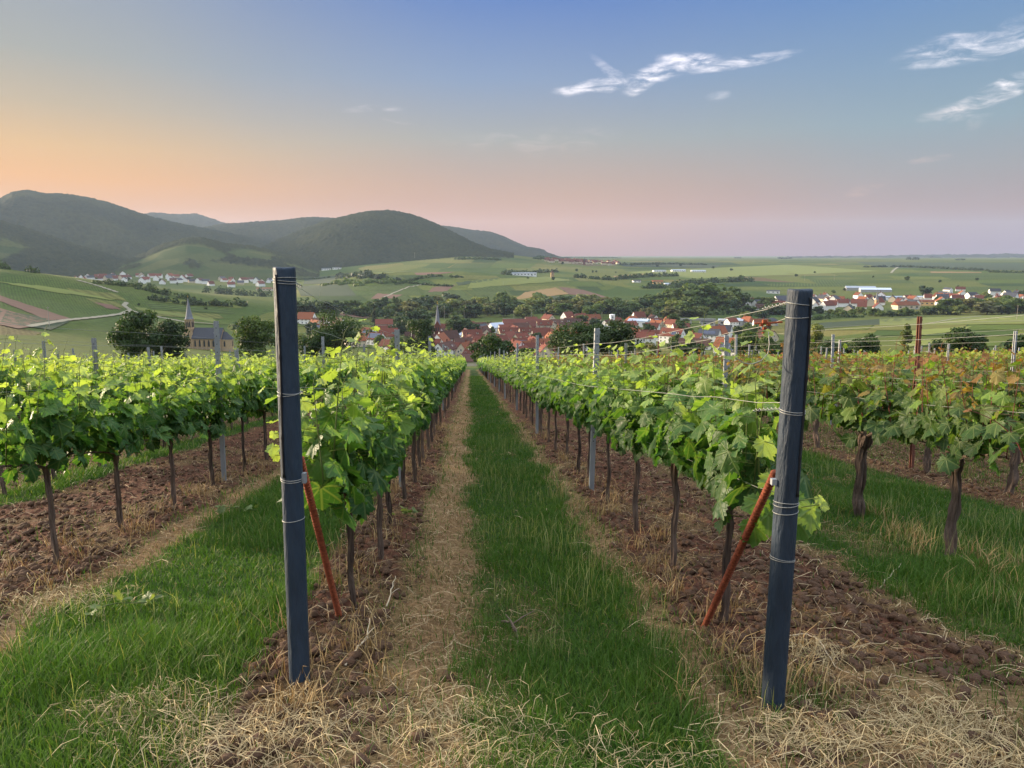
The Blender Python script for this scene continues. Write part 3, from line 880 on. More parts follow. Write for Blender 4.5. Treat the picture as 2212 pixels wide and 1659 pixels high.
def build_cover():
    # --- living grass
    u, v = scatter(9500, 1.9, 70, 1.4)
    g, s, b = zones(u, v)
    keep = RNG.random(len(u)) < g * 0.98 + s * 0.07 + b * 0.006
    u, v = u[keep], v[keep]
    n = len(u)
    tall = smooth(fbm(u * 1.1 + 5, v * 1.1, 3, 200), .4, .7)
    path = band(v, -0.1, 1.0)
    h = (0.036 + 0.052 * tall * (1 - .35 * path) + 0.025 * RNG.random(n)) * (0.6 + .7 * RNG.random(n))
    # rank tufts beside the right hand post and along the left strip's edge
    x, y = uv_xy(u, v)
    tuft = np.exp(-(((u - 3.25) / .55) ** 2 + ((v - .98) / .42) ** 2)) + .7 * np.exp(-(((u - 3.6) / .9) ** 2 + ((v + 1.25) / .25) ** 2)) + .35 * (v < -1.3) * (u < 4.5)
    h = h * (1 + 1.3 * np.clip(tuft, 0, 1))
    wd = (0.0026 + 0.0022 * RNG.random(n)) * np.maximum(1, (u / 3.2)) ** .55
    hue = fbm(u * .8, v * .8, 3, 210)[:, None] * .7 + RNG.random((n, 1)) * .45
    lo = np.array([0.024, 0.082, 0.014]) * (1 - hue) + np.array([0.056, 0.112, 0.018]) * hue
    pale = (RNG.random(n) < .05)[:, None]
    lo = np.where(pale, np.array([0.20, 0.19, 0.075]), lo)
    tip = lo * 1.25 + np.array([0.02, 0.02, 0.0])
    parts = [blades(u, v, h, wd, np.clip(RNG.normal(.55, .22, n), .05, .97), lo, tip)]
    # flowering stalks, pale
    u2, v2 = scatter(420, 1.9, 14, 1.0)
    g2 = zones(u2, v2)[0]
    k2 = (RNG.random(len(u2)) < g2 * (fbm(u2 * 1.3, v2 * 1.3, 3, 230) > .5) * np.where(v2 < -.9, .25, 1))
    u2, v2 = u2[k2], v2[k2]; n2 = len(u2)
    c2 = np.array([[0.34, 0.35, 0.16]]) * (0.6 + .6 * RNG.random((n2, 1)))
    parts.append(blades(u2, v2, .12 + .13 * RNG.random(n2), np.full(n2, .0032), np.clip(RNG.normal(.35, .2, n2), 0, .9), c2 * .7, c2))
    V, F, T = merge(parts)
    o = link('grass', mesh_np('grass', V, F, tint=T, mat=M_GRASS))
    tag(o, 'green grass strips growing between the vine rows', 'grass', kind='stuff')
    # --- straw and dead stalks
    u, v = scatter(9000, 1.9, 34, 1.55)
    g, s, b = zones(u, v)
    pat = smooth(fbm(u * 2.6, v * 2.6, 3, 240), .3, .6)
    keep = RNG.random(len(u)) < s * (.16 + .5 * pat) * np.where(u < 3.5, .6, 1) + b * .06 + g * .008
    u, v = u[keep], v[keep]; n = len(u)
    c = np.array([0.27, 0.165, 0.078]) * (.45 + .8 * RNG.random((n, 1)))
    pl = (RNG.random((n, 1)) < .13); c = np.where(pl, np.array([0.46, 0.34, 0.19]) * (.7 + .5 * RNG.random((n, 1))), c)
    L = .035 + .12 * RNG.random(n) ** 2.2
    wd = (.0013 + .0014 * RNG.random(n)) * np.maximum(1, u / 3.5) ** .65
    parts = [strands(u, v, L, wd, .003 + .028 * RNG.random(n) ** 2, c)]
    # long pale stalks and roots turned up on the tilled strip and the headland
    u, v = scatter(110, 1.9, 13, 1.0)
    g, s, b = zones(u, v)
    keep = RNG.random(len(u)) < s * .8 + b * .55 + g * .03
    u, v = u[keep], v[keep]; n = len(u)
    c = np.array([0.52, 0.41, 0.25]) * (.6 + .6 * RNG.random((n, 1)))
    parts.append(strands(u, v, .08 + .20 * RNG.random(n) ** 1.5, .0018 + .0018 * RNG.random(n), .008 + .03 * RNG.random(n), c))
    # standing dead tufts at the foot of the rows
    tu, tv = [], []
    for row in (ROW_L[0], ROW_L[1], ROW_R[0], ROW_R[1]):
        for k in range(70):
            uu = 3.0 + 14 * random.random() ** 1.6; vv = row + random.gauss(0, .2)
            m = random.randint(8, 34); tu += list(np.random.default_rng(k).normal(uu, .05, m)); tv += list(np.random.default_rng(k + 99).normal(vv, .05, m))
    tu, tv = np.array(tu), np.array(tv); n = len(tu)
    c = np.array([0.40, 0.28, 0.13]) * (.5 + .8 * RNG.random((n, 1)))
    parts.append(blades(tu, tv, .05 + .17 * RNG.random(n), .004 + .002 * RNG.random(n), np.clip(RNG.normal(.6, .25, n), .1, .97), c * .8, c))
    # mown heaps
    for (px, py, rad, m) in ((300, 1545, .20, 420), (1120, 1635, .35, 420), (2010, 1590, .28, 420), (1760, 1420, .16, 160), (430, 1590, .3, 500),
                             (130, 1310, .3, 300), (2140, 1640, .3, 400), (1740, 1610, .28, 380), (640, 1590, .28, 380), (980, 1560, .25, 260), (1400, 1640, .2, 90)):
        gx, gy, _ = ground_pt(px, py, 1.5); uu, vv = xy_uv(gx, gy)
        hu, hv = RNG.normal(uu, rad * .5, m), RNG.normal(vv, rad * .6, m)
        c = np.array([0.48, 0.37, 0.2]) * (.5 + .7 * RNG.random((m, 1)))
        parts.append(strands(hu, hv, .06 + .16 * RNG.random(m), .0018 + .0014 * RNG.random(m), .01 + .06 * RNG.random(m) ** 2, c))
    V, F, T = merge(parts)
    o = link('straw', mesh_np('straw', V, F, tint=T, mat=M_STRAW))
    tag(o, 'dry mown straw and dead stalks strewn along the rows', 'straw', kind='stuff')
    # --- clods
    import bmesh
    bm = bmesh.new(); bmesh.ops.create_icosphere(bm, subdivisions=2, radius=1.0)
    cv = np.array([v.co[:] for v in bm.verts]); cf = np.array([[v.index for v in f.verts] for f in bm.faces]); bm.free()
    u, v = scatter(1500, 2.2, 16, 1.5)
    g, s, b = zones(u, v)
    keep = RNG.random(len(u)) < b
    u, v = u[keep], v[keep]; n = len(u)
    sz = .005 + .030 * RNG.random(n) ** 5
    x, y = uv_xy(u, v); z = gz(u, v, True)
    Vs = []
    for i in range(n):
        ph = i * 7.31
        nz = 0.45 + 1.1 * fbm(cv[:, 0] * 2.4 + ph, cv[:, 1] * 2.4 + cv[:, 2] * 2.9, 3, i % 50, .7)
        Vs.append(cv * nz[:, None] * sz[i] * np.array([1, 1.15, .75]) + np.array([x[i], y[i], z[i] + sz[i] * .25]))
    V = np.concatenate(Vs); F = (cf[None] + (np.arange(n) * len(cv))[:, None, None]).reshape(-1, 3)
    msoil = simple_mat('soil_lumps', (0.098, 0.053, 0.031), 0.95, .4, 30, bump=.8, bscale=90)
    o = link('soil_clods', mesh_np('soil_clods', V, F, smooth=False, mat=msoil))
    tag(o, 'crumbly reddish brown clods on the tilled strips', 'soil clods', kind='stuff')
build_cover()
# ------------------------------------------------------------------ end posts, trellis posts, rods and wires
M_BLACKPOST = simple_mat('blackened_post', (0.018, 0.031, 0.050), 0.6, .7, 14, bump=.6, bscale=60, spec=.35, stretch=(1, 1, .18))
M_CABLE = simple_mat('dark_cable', (0.012, 0.013, 0.016), .55, .3, 40)
M_WIRE = simple_mat('galvanised_wire', (0.30, 0.30, 0.28), .55, .3, 30, metal=.6)
M_RUST = simple_mat('rusty_iron', (0.25, 0.062, 0.026), .85, .9, 60, bump=.4, bscale=150)
M_STEEL = simple_mat('zinc_steel', (0.30, 0.32, 0.34), .6, .3, 25, metal=.35, bump=.1, stretch=(1, 1, .25))
M_OLDPOST = simple_mat('rusted_post', (0.16, 0.065, 0.045), .85, .4, 20, bump=.3)
M_HOLE = simple_mat('punched_slot', (0.02, 0.02, 0.022), .9, .1)
PSX = {'L': ground_pt(648, 1484, 1.5), 'R': ground_pt(1668, 1536, 1.5)}
_uL = xy_uv(*PSX['L'][:2]); _uR = xy_uv(*PSX['R'][:2])
print('posts uv', _uL, _uR)


def ring(mb, z, R, r, turns=2, wob=.004, seed=0):
    rn = random.Random(seed)
    for k in range(turns):
        dz = z + (k - (turns - 1) / 2) * .009
        ph = rn.random() * 6.28
        pts = [((R + r) * math.cos(t), (R + r) * math.sin(t), dz + wob * math.sin(t + ph)) for t in [i * 2 * math.pi / 28 for i in range(29)]]
        mb.tube(pts, r, 6, cap=False)


def end_post(uvp, H, R, ties, cable, label, lean=(0, 0), extra=None):
    """cable: (angle, z_low); ties: (height, turns, angle of the twisted tail or None)"""
    x, y = uv_xy(*uvp); z = float(Hgt(x, y)[0]) - .025
    root = empty('wooden_post', (x, y, z)); tag(root, label, 'post')
    root.rotation_euler = (lean[1], lean[0], 0)
    # pole with slightly worn top
    nseg, n = 60, 40
    vs, fs = [], []
    hs = [-.35] + list(np.linspace(0, H - .012, nseg)) + [H - .004, H, H]
    rr = [R] * (nseg + 1) + [R * .985, R * .93, 0.0]
    for i, (hh, q) in enumerate(zip(hs, rr)):
        for k in range(n):
            a = 2 * math.pi * k / n
            q2 = q * (1 + .012 * (float(fbm(np.array([a * 2.0]), np.array([hh * 5]), 3, 4)[0]) - .5) + .010 * math.sin(hh * 3 + a)) if q else 0
            top = .002 * math.sin(a * 2 + 1) if i >= nseg else 0
            vs.append((q2 * math.cos(a), q2 * math.sin(a), hh + top * (1 if q else 0)))
    for i in range(len(hs) - 1):
        for k in range(n):
            fs.append((i * n + k, i * n + (k + 1) % n, (i + 1) * n + (k + 1) % n, (i + 1) * n + k))
    mb = MB(); mb.add(vs, fs); mb.build('pole', M_BLACKPOST, root, smooth=True)
    # cable stapled down the side
    a0, zl = cable
    mb = MB(); pts, rad = [], []
    for i in range(46):
        t = i / 45; hh = H - .03 - (H - .03 - zl) * t
        aa = a0 + .10 * math.sin(t * 5) + .12 * t
        pts.append(((R + .003) * math.cos(aa), (R + .003) * math.sin(aa), hh)); rad.append(.0048 if i % 9 else .0075)
    mb.tube(pts, rad, 7); mb.build('cable', M_CABLE, root, smooth=True)
    for k, (hh, turns, tail) in enumerate(ties):
        mb = MB(); ring(mb, hh, R, .0016, turns, .005, k)
        if tail is not None:
            for s in (0, 1):
                pts = []
                for i in range(15):
                    t = i / 14; rr_ = R + .004 + t * .14
                    tw = t * 22 + s * math.pi
                    ax, ay = math.cos(tail), math.sin(tail)
                    pts.append((ax * rr_ - ay * .006 * math.cos(tw), ay * rr_ + ax * .006 * math.cos(tw), hh + .006 * math.sin(tw) - .03 * t))
                mb.tube(pts, .0014, 5)
        mb.build('wire_tie', M_WIRE, root, smooth=True)
    if extra: extra(root)
    return root


ROWDIR = math.atan2(CA, SA)        # direction of the rows seen from above
def left_extra(root):
    mb = MB(); mb.box(.040, -.012, .985, .062, .012, 1.03)
    mb.build('bracket', M_STEEL, root)
def right_extra(root):
    mb = MB(); mb.box(-.066, -.012, 1.005, -.040, .012, 1.03)
    mb.build('bracket', M_STEEL, root)
    # wire tensioner and the loose curl of wire hanging off the top tie
    mb = MB()
    for (dx, dy, dz, s) in ((-.115, .05, 1.66, .008), (-.10, .045, 1.648, .007), (-.125, .055, 1.645, .006), (-.11, .06, 1.632, .006), (-.118, .05, 1.615, .004)):
        mb.box(dx - s, dy - s, dz - s * .8, dx + s, dy + s, dz + s * .8)
    mb.tube([(-.05, .03, 1.66), (-.09, .045, 1.655), (-.15, .07, 1.65)], .004, 6)
    mb.build('tensioner', M_RUST, root)
    mb = MB()
    pts = [(-.10, .04, 1.62), (-.095, .035, 1.57), (-.10, .03, 1.535), (-.125, .03, 1.505), (-.16, .03, 1.492), (-.195, .03, 1.495), (-.225, .03, 1.515), (-.235, .03, 1.53)]
    mb.tube(pts, .0018, 6); mb.build('wire_tail', M_WIRE, root, smooth=True)

postL = end_post(_uL, 1.92, .0465, [(1.865, 3, ROWDIR - .15), (1.385, 2, ROWDIR - .1), (1.005, 2, None), (.82, 1, None)], (math.radians(-118), 1.02),
                 'black round end post left of the grass path', lean=(math.radians(.4), math.radians(-.6)), extra=left_extra)
postR = end_post(_uR, 1.79, .0475, [(1.735, 1, ROWDIR + .4), (1.685, 1, None), (1.31, 2, ROWDIR + .5), (.93, 2, None), (.895, 1, None), (.695, 2, None)], (math.radians(-58), .97),
                 'black round end post right of the grass path', lean=(math.radians(.5), math.radians(-.4)), extra=right_extra)


def rod(a, b, label):
    a, b = Vector(a), Vector(b)
    d = b - a; n = int(d.length / .0032); w_ = 16
    ax = d.normalized(); e1 = ax.orthogonal().normalized(); e2 = ax.cross(e1)
    vs, fs = [], []
    for i in range(n + 1):
        for k in range(w_):
            ph = 2 * math.pi * k / w_
            q = .0108 + .0075 * max(0, math.sin(2 * math.pi * (i * .0032 / .021) + ph)) ** .6      # one helical rib
            p = a + d * (i / n) + (e1 * math.cos(ph) + e2 * math.sin(ph)) * q
            vs.append(tuple(p - a))
    for i in range(n):
        for k in range(w_):
            fs.append((i * w_ + k, i * w_ + (k + 1) % w_, (i + 1) * w_ + (k + 1) % w_, (i + 1) * w_ + k))
    fs.append(tuple(range(w_ - 1, -1, -1))); fs.append(tuple(n * w_ + k for k in range(w_)))
    mb = MB(); mb.add(vs, fs)
    o = mb.build('threaded_rod', M_RUST, smooth=True); o.location = a
    tag(o, label, 'rod'); return o
_g = ground_pt(742, 1338, 1.5); _t = Vector(P3(_uL[0] + .06, _uL[1] + .035, 1.05))
rod((_g[0], _g[1], _g[2] - .12), _t, 'rusty ribbed rod leaning on the left black post')
_g = ground_pt(1502, 1362, 1.5); _t = Vector(P3(_uR[0] + .065, _uR[1] - .02, 1.02))
rod((_g[0], _g[1], _g[2] - .12), _t, 'rusty ribbed rod leaning on the right black post')

# ---- steel posts: open profile with punched slots
def steel_post_mesh(H, mat, seed):
    rn = random.Random(seed)
    mb = MB()
    w2, d2, th = .026, .018, .003
    prof = [(-w2, -d2), (w2, -d2), (w2, d2), (w2 - .010, d2), (w2 - .010, d2 - th), (w2 - th, d2 - th), (w2 - th, -d2 + th), (-w2 + th, -d2 + th),
            (-w2 + th, d2 - th), (-w2 + .010, d2 - th), (-w2 + .010, d2), (-w2, d2)]
    n = len(prof)
    mb.add([(x, y, -.4) for x, y in prof] + [(x, y, H) for x, y in prof],
           [(k, (k + 1) % n, (k + 1) % n + n, k + n) for k in range(n)] + [tuple(range(n, 2 * n))])
    hk = MB()
    hh = H - .05
    while hh > .7:
        for sx in (-1, 1):                       # hooks pressed out of the edges
            x0, x1 = sorted((sx * w2, sx * (w2 + .007)))
            mb.box(x0, -d2, hh, x1, -d2 + .008, hh + .018)
        for q in range(8):
            pass
        a = [(.0055 * math.cos(t), -d2 - .0012, hh - .03 + .0065 * math.sin(t)) for t in [i * math.pi / 4 for i in range(8)]]
        b = [(p[0], -d2 + .001, p[2]) for p in a]
        hk.add(a + b, [tuple(range(8))] + [(i, i + 8, (i + 1) % 8 + 8, (i + 1) % 8) for i in range(8)])
        hh -= .095
    me = bpy.data.meshes.new('trellis_post')
    nb = len(mb.f)
    vs = mb.v + hk.v; fs = mb.f + [tuple(i + len(mb.v) for i in f) for f in hk.f]
    me.from_pydata(vs, [], fs); me.update()
    me.materials.append(mat); me.materials.append(M_HOLE)
    for p in me.polygons: p.material_index = 0 if p.index < nb else 1
    return me
PM = [steel_post_mesh(2.0, M_STEEL, 1), steel_post_mesh(1.93, M_STEEL, 2), steel_post_mesh(2.0, M_OLDPOST, 3)]


def ordinal(n):
    names = ['first', 'second', 'third', 'fourth', 'fifth', 'sixth', 'seventh', 'eighth', 'ninth', 'tenth', 'eleventh', 'twelfth', 'thirteenth', 'fourteenth', 'fifteenth',
             'sixteenth', 'seventeenth', 'eighteenth', 'nineteenth', 'twentieth']
    return names[n - 1] if n <= 20 else None


def rowname(side, k):
    return '%s row %s of the grass path' % (ordinal(k + 1), 'left' if side == 'L' else 'right')


def in_frame(u, v, h=1.5, m=60):
    x, y = uv_xy(u, v); z = SLOPE * u
    px, py = proj((x, y, z + h))
    return -m < px < PW + m and y > .5


def build_steel_posts():
    cand = []
    for side, rows in (('L', ROW_L), ('R', ROW_R)):
        for k, v in enumerate(rows):
            rn = random.Random(k * 7 + (side == 'R'))
            u = {('L', 0): 8.55, ('R', 0): 8.1, ('L', 1): 9.2, ('R', 1): 10.2}.get((side, k), 3.5 + rn.random() * 6)
            step = 6.6
            n = 0
            while u < ROW_END:
                if in_frame(u, v, 1.9, 5):
                    n += 1; cand.append((u, v, side, k, n, rn.random(), rn.random()))
                u += step
    cand.sort(key=lambda c: math.hypot(c[0], c[1]) * (1 + .03 * c[3]))
    for i, (u, v, side, k, n, r1, r2) in enumerate(cand[:285]):
        rusty = side == 'R' and 1 <= k <= 6 and r1 < .05
        me = PM[2] if rusty else PM[0 if r1 < .6 else 1]
        o = link('trellis_post', me); o.location = P3(u, v + (r2 - .5) * .05, -.04 - .12 * r1)
        o.rotation_euler = ((r1 - .5) * .05, (r2 - .5) * .05, math.radians(-4) * -1 + (r2 - .5) * .3 + (math.pi / 2 if (side == 'R' and k and r2 > .6) else 0))
        what = 'rusty brown steel post' if rusty else 'grey slotted steel post'
        if k < 12 and n <= 8:
            lab = '%s, %s along the %s' % (what, ordinal(n), rowname(side, k)); grp = 'trellis posts of the rows %s of the path' % ('left' if side == 'L' else 'right')
        else:
            kk = min(k, 12)
            lab = '%s far down the %s' % (what, rowname(side, k)) if k < 12 else '%s standing in the far %s part of the vineyard' % (what, 'left' if side == 'L' else 'right')
            grp = 'far trellis posts'
        tag(o, lab, 'post', grp)
build_steel_posts()

# ---- wires strung along the nearest rows
def wire(row, u0, u1, h0, h, label, side, sag=.03, rad=.0013, off=0.0):
    mb = MB(); pts = []
    n = 60
    for i in range(n + 1):
        t = (i / n) ** 1.6
        u = u0 + (u1 - u0) * t
        s = min(1, (u - u0) / 4.0)
        hh = h0 + (h - h0) * s - sag * math.sin(math.pi * min(1, (u - u0) / 5)) + .006 * math.sin(u * 9) * (u - u0 < 1.2)
        x, y = uv_xy(u, row + off * s); pts.append((x, y, SLOPE * u + hh))
    o0 = Vector(pts[0])
    mb.tube([tuple(Vector(p) - o0) for p in pts], rad, 5)
    o = mb.build('trellis_wire', M_WIRE, smooth=True); o.location = o0
    tag(o, label, 'wire', 'trellis wires'); return o
uL, uR = _uL[0], _uR[0]
wire(_uL[1], uL + .05, 60, 1.85, 1.78, 'topmost wire from the left black post', 'L', .02)
wire(_uL[1], uL + .05, 60, 1.68, 1.62, 'second wire from the top of the left black post', 'L', .03)
wire(_uL[1], uL + .05, 60, 1.38, 1.30, 'wire at leaf height from the left black post', 'L', .03, off=.12)
wire(_uL[1], uL + .05, 60, 1.02, .95, 'lowest wire from the left black post', 'L', .02, off=-.05)
wire(_uR[1], uR + .05, 60, 1.72, 1.66, 'topmost wire from the right black post', 'R', .03, .0015)
wire(_uR[1], uR + .05, 60, 1.655, 1.55, 'second wire from the top of the right black post, hung with a tensioner', 'R', .04, .0015)
wire(_uR[1], uR + .05, 60, 1.31, 1.25, 'wire at leaf height from the right black post', 'R', .0, .0015, off=-.22)
wire(_uR[1], uR + .05, 60, .93, .9, 'lowest wire from the right black post', 'R', .02)
for (side, rows) in (('L', ROW_L), ('R', ROW_R)):
    for k in (1, 2):
        for j, h in enumerate((1.82, 1.70, 1.38, 1.2)):
            wire(rows[k], 2.2, 50, h, h - .05, '%s wire from the top along the %s' % (ordinal(j + 1), rowname(side, k)), side, .03, .0012, off=(.1 if j == 2 else (-.1 if j == 3 else 0)))
# ------------------------------------------------------------------ grapevines
M_VINELEAF = leaf_mat('vine_leaf', .5, .48, veins=True, spec=.3, tcol=(1.2, 1.2, .45))
M_VINEFAR = leaf_mat('vine_leaf_far', .5, .5, tcol=(1.2, 1.2, .45))
M_BARK = simple_mat('vine_bark', (0.125, 0.088, 0.068), .95, 1.1, 60, bump=1.0, bscale=110, stretch=(1, 1, .07))
M_SHOOT = simple_mat('vine_shoot', (0.10, 0.13, 0.035), .6, .3, 12)
M_REDSHOOT = simple_mat('red_vine_shoot', (0.16, 0.045, 0.035), .6, .3, 12)


def leaf_templates(hi=True):
    T = []
    for k in range(6):
        rn = np.random.default_rng(100 + k)
        n = 44 if hi else 14
        th = np.linspace(-np.pi, np.pi, n, endpoint=False) + np.pi / n
        key_t = np.radians([0, 24, 52, 80, 108, 140, 168, 180])
        key_r = np.array([.60, .44, .56, .42, .47, .40, .30, .12]) + rn.normal(0, .018, 8)
        r = np.interp(np.abs(th), key_t, key_r) * (1 + .05 * rn.normal(0, 1, n) * (1 if hi else .5))
        if hi: r = r * (1 + .07 * np.where(np.arange(n) % 2, 1, -1))
        def shape(x, y, rad):
            fold = .20 + .22 * rn0
            z = -fold * np.abs(x) ** 1.4 * sg - .28 * dr * y * np.abs(y) + .05 * np.sin(3.1 * np.arctan2(x, y) + ph) * rad
            return z
        sg = 1 if k % 3 else -1; dr = [.3, .8, 1.3, .6, 1.0, -.2][k]; ph = rn.random() * 6; rn0 = rn.random()
        pts = [(0.0, -.12, 0.0)]
        F = []
        if hi:
            m = 22
            th2 = np.linspace(-np.pi, np.pi, m, endpoint=False) + np.pi / m
            r2 = np.interp(th2, th, r, period=2 * np.pi) * .52
            x2, y2 = r2 * np.sin(th2), r2 * np.cos(th2)
            z2 = shape(x2, y2, r2) + .018 * np.cos(5 * th2 + 1)
            x1, y1 = r * np.sin(th), r * np.cos(th)
            z1 = shape(x1, y1, r) + .03 * rn.normal(0, 1, n)
            V = np.concatenate([np.array(pts), np.stack([x2, y2, z2], 1), np.stack([x1, y1, z1], 1)])
            for i in range(m):
                j = (i + 1) % m
                F.append((0, 1 + i, 1 + j))
                a, b, c = 1 + m + 2 * i, 1 + m + (2 * i + 1) % n, 1 + m + (2 * i + 2) % n
                F += [(1 + i, a, b), (1 + i, b, 1 + j), (1 + j, b, c)]
        else:
            x1, y1 = r * np.sin(th), r * np.cos(th); z1 = shape(x1, y1, r)
            V = np.concatenate([np.array(pts), np.stack([x1, y1, z1], 1)])
            F = [(0, 1 + i, 1 + (i + 1) % n) for i in range(n)]
        T.append((V, np.array(F)))
    return T
LT_HI, LT_LO = leaf_templates(True), leaf_templates(False)


def norm(a): return a / (np.linalg.norm(a, axis=-1, keepdims=True) + 1e-9)


def place_leaves(T, pos, nrm, tip, size, tint, rng):
    Vs, Fs, Ts, Ls, b = [], [], [], [], 0
    which = rng.integers(0, len(T), len(pos))
    nrm = norm(nrm); tip = norm(tip - nrm * np.sum(tip * nrm, 1, keepdims=True)); lat = np.cross(tip, nrm)
    for k, (V, F) in enumerate(T):
        idx = np.nonzero(which == k)[0]
        if not len(idx): continue
        P = (V[None, :, 0:1] * lat[idx][:, None] + V[None, :, 1:2] * tip[idx][:, None] + V[None, :, 2:3] * nrm[idx][:, None]) * size[idx][:, None, None] + pos[idx][:, None]
        Vs.append(P.reshape(-1, 3)); n = len(idx)
        Fs.append((F[None] + (np.arange(n) * len(V))[:, None, None]).reshape(-1, 3) + b); b += n * len(V)
        Ts.append(np.repeat(tint[idx], len(V), 0))
        lv = V.copy(); lv[:, 1] += .12; lv[:, 2] = 0
        Ls.append(np.tile(lv, (n, 1)))
    return np.concatenate(Vs), np.concatenate(Fs), np.concatenate(Ts), np.concatenate(Ls)


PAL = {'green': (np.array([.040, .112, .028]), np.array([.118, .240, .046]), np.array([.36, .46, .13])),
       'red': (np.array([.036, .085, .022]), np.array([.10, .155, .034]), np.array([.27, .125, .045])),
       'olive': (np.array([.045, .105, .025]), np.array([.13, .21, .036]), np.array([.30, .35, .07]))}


def vine_leaves(rng, pal, scale=1.0, length=.60, dens=1.0, gap=1.0):
    """leaf positions for one vine in its own frame (y along the row)"""
    c0, c1, c2 = PAL[pal]
    pos, nr, tp, sz, tn, shoots = [], [], [], [], [], []
    ns = int(rng.integers(11, 14) * dens)
    for s in range(ns):
        q0 = (s + .5) / ns * 2 - 1; y0 = np.sign(q0) * abs(q0) ** 1.25 * length + rng.normal(0, .03)
        L = rng.uniform(.48, .80) * (1 if rng.random() > .14 else 1.22) * (.88 if pal == 'red' else 1)
        lean = rng.normal(0, .11, 2)
        droop = rng.random() < .18
        k = int(L / .055)
        path = []
        for j in range(k + 1):
            t = j / k
            x = lean[0] * L * t + (.30 * t * t * np.sign(lean[0]) if droop else 0); y = y0 + lean[1] * L * t
            z = .80 + L * t - (.32 * L * t * t if droop else 0)
            path.append((x, y, z))
        shoots.append(path)
        side = 1
        for j in range(1, k + 1):
            t = j / k; side = -side
            reps = 2 if (t < .7 and rng.random() < .55 * gap) else 1
            for q in range(reps):
                a = rng.normal(0, .75) + (0 if side > 0 else np.pi) + (q * np.pi * rng.random())
                out = np.array([np.cos(a), np.sin(a) * .9, 0])
                size = scale * .19 * (1 - .66 * t ** 1.5) * rng.uniform(.66, 1.12)
                pet = (.035 + .075 * (1 - t) * rng.random()) * (1 if q == 0 else 1.5)
                p = np.array(path[j]) + out * (pet + size * .30) + np.array([0, 0, -.02 * (1 - t) + .02])
                upk = .25 + .75 * t + rng.normal(0, .22)
                n_ = out * (1 - .55 * t) + np.array([0, 0, upk]) + rng.normal(0, .30, 3)
                tip = out * .55 + np.array([0, 0, -.85 + .6 * t]) + rng.normal(0, .25, 3)
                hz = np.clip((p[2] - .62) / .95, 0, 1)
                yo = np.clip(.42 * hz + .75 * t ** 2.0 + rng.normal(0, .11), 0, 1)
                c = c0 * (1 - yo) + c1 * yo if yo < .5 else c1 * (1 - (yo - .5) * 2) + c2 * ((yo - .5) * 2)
                if pal == 'red' and yo > .5 and rng.random() < .5: c = PAL['olive'][1] * 1.15
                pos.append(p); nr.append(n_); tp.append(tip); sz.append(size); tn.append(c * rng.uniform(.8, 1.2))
    # skirt leaves hanging round the cane
    for s in range(int(13 * gap)):
        y = rng.normal(0, .38 * length); sd = 1 if rng.random() < .5 else -1
        out = np.array([sd, rng.normal(0, .5), 0]); size = scale * rng.uniform(.12, .185)
        pos.append(np.array([sd * rng.uniform(.04, .16), y, rng.uniform(.70, .88)])); nr.append(out + np.array([0, 0, .35]) + rng.normal(0, .3, 3))
        tp.append(np.array([sd * .3, rng.normal(0, .4), -1])); sz.append(size); tn.append(c0 * rng.uniform(.8, 1.3))
    pos = np.array(pos); pos[:, 2] += SLOPE * pos[:, 1]
    return pos, np.array(nr), np.array(tp), np.array(sz), np.array(tn), shoots


def bark_tube(mb, pts, rads, rng, n=9):
    """gnarled stem: ridged cross section, wobbling course"""
    b = len(mb.v); m = len(pts)
    mb.tube(pts, rads, n)
    ph = rng.random(n) * 6.28
    for i in range(m):
        c = Vector(pts[i])
        for k in range(n):
            v = Vector(mb.v[b + i * n + k])
            mb.v[b + i * n + k] = tuple(c + (v - c) * (1 + .30 * math.sin(ph[k] * 4 + i * .12) + .16 * math.sin(ph[k] * 3 + i * .9)))


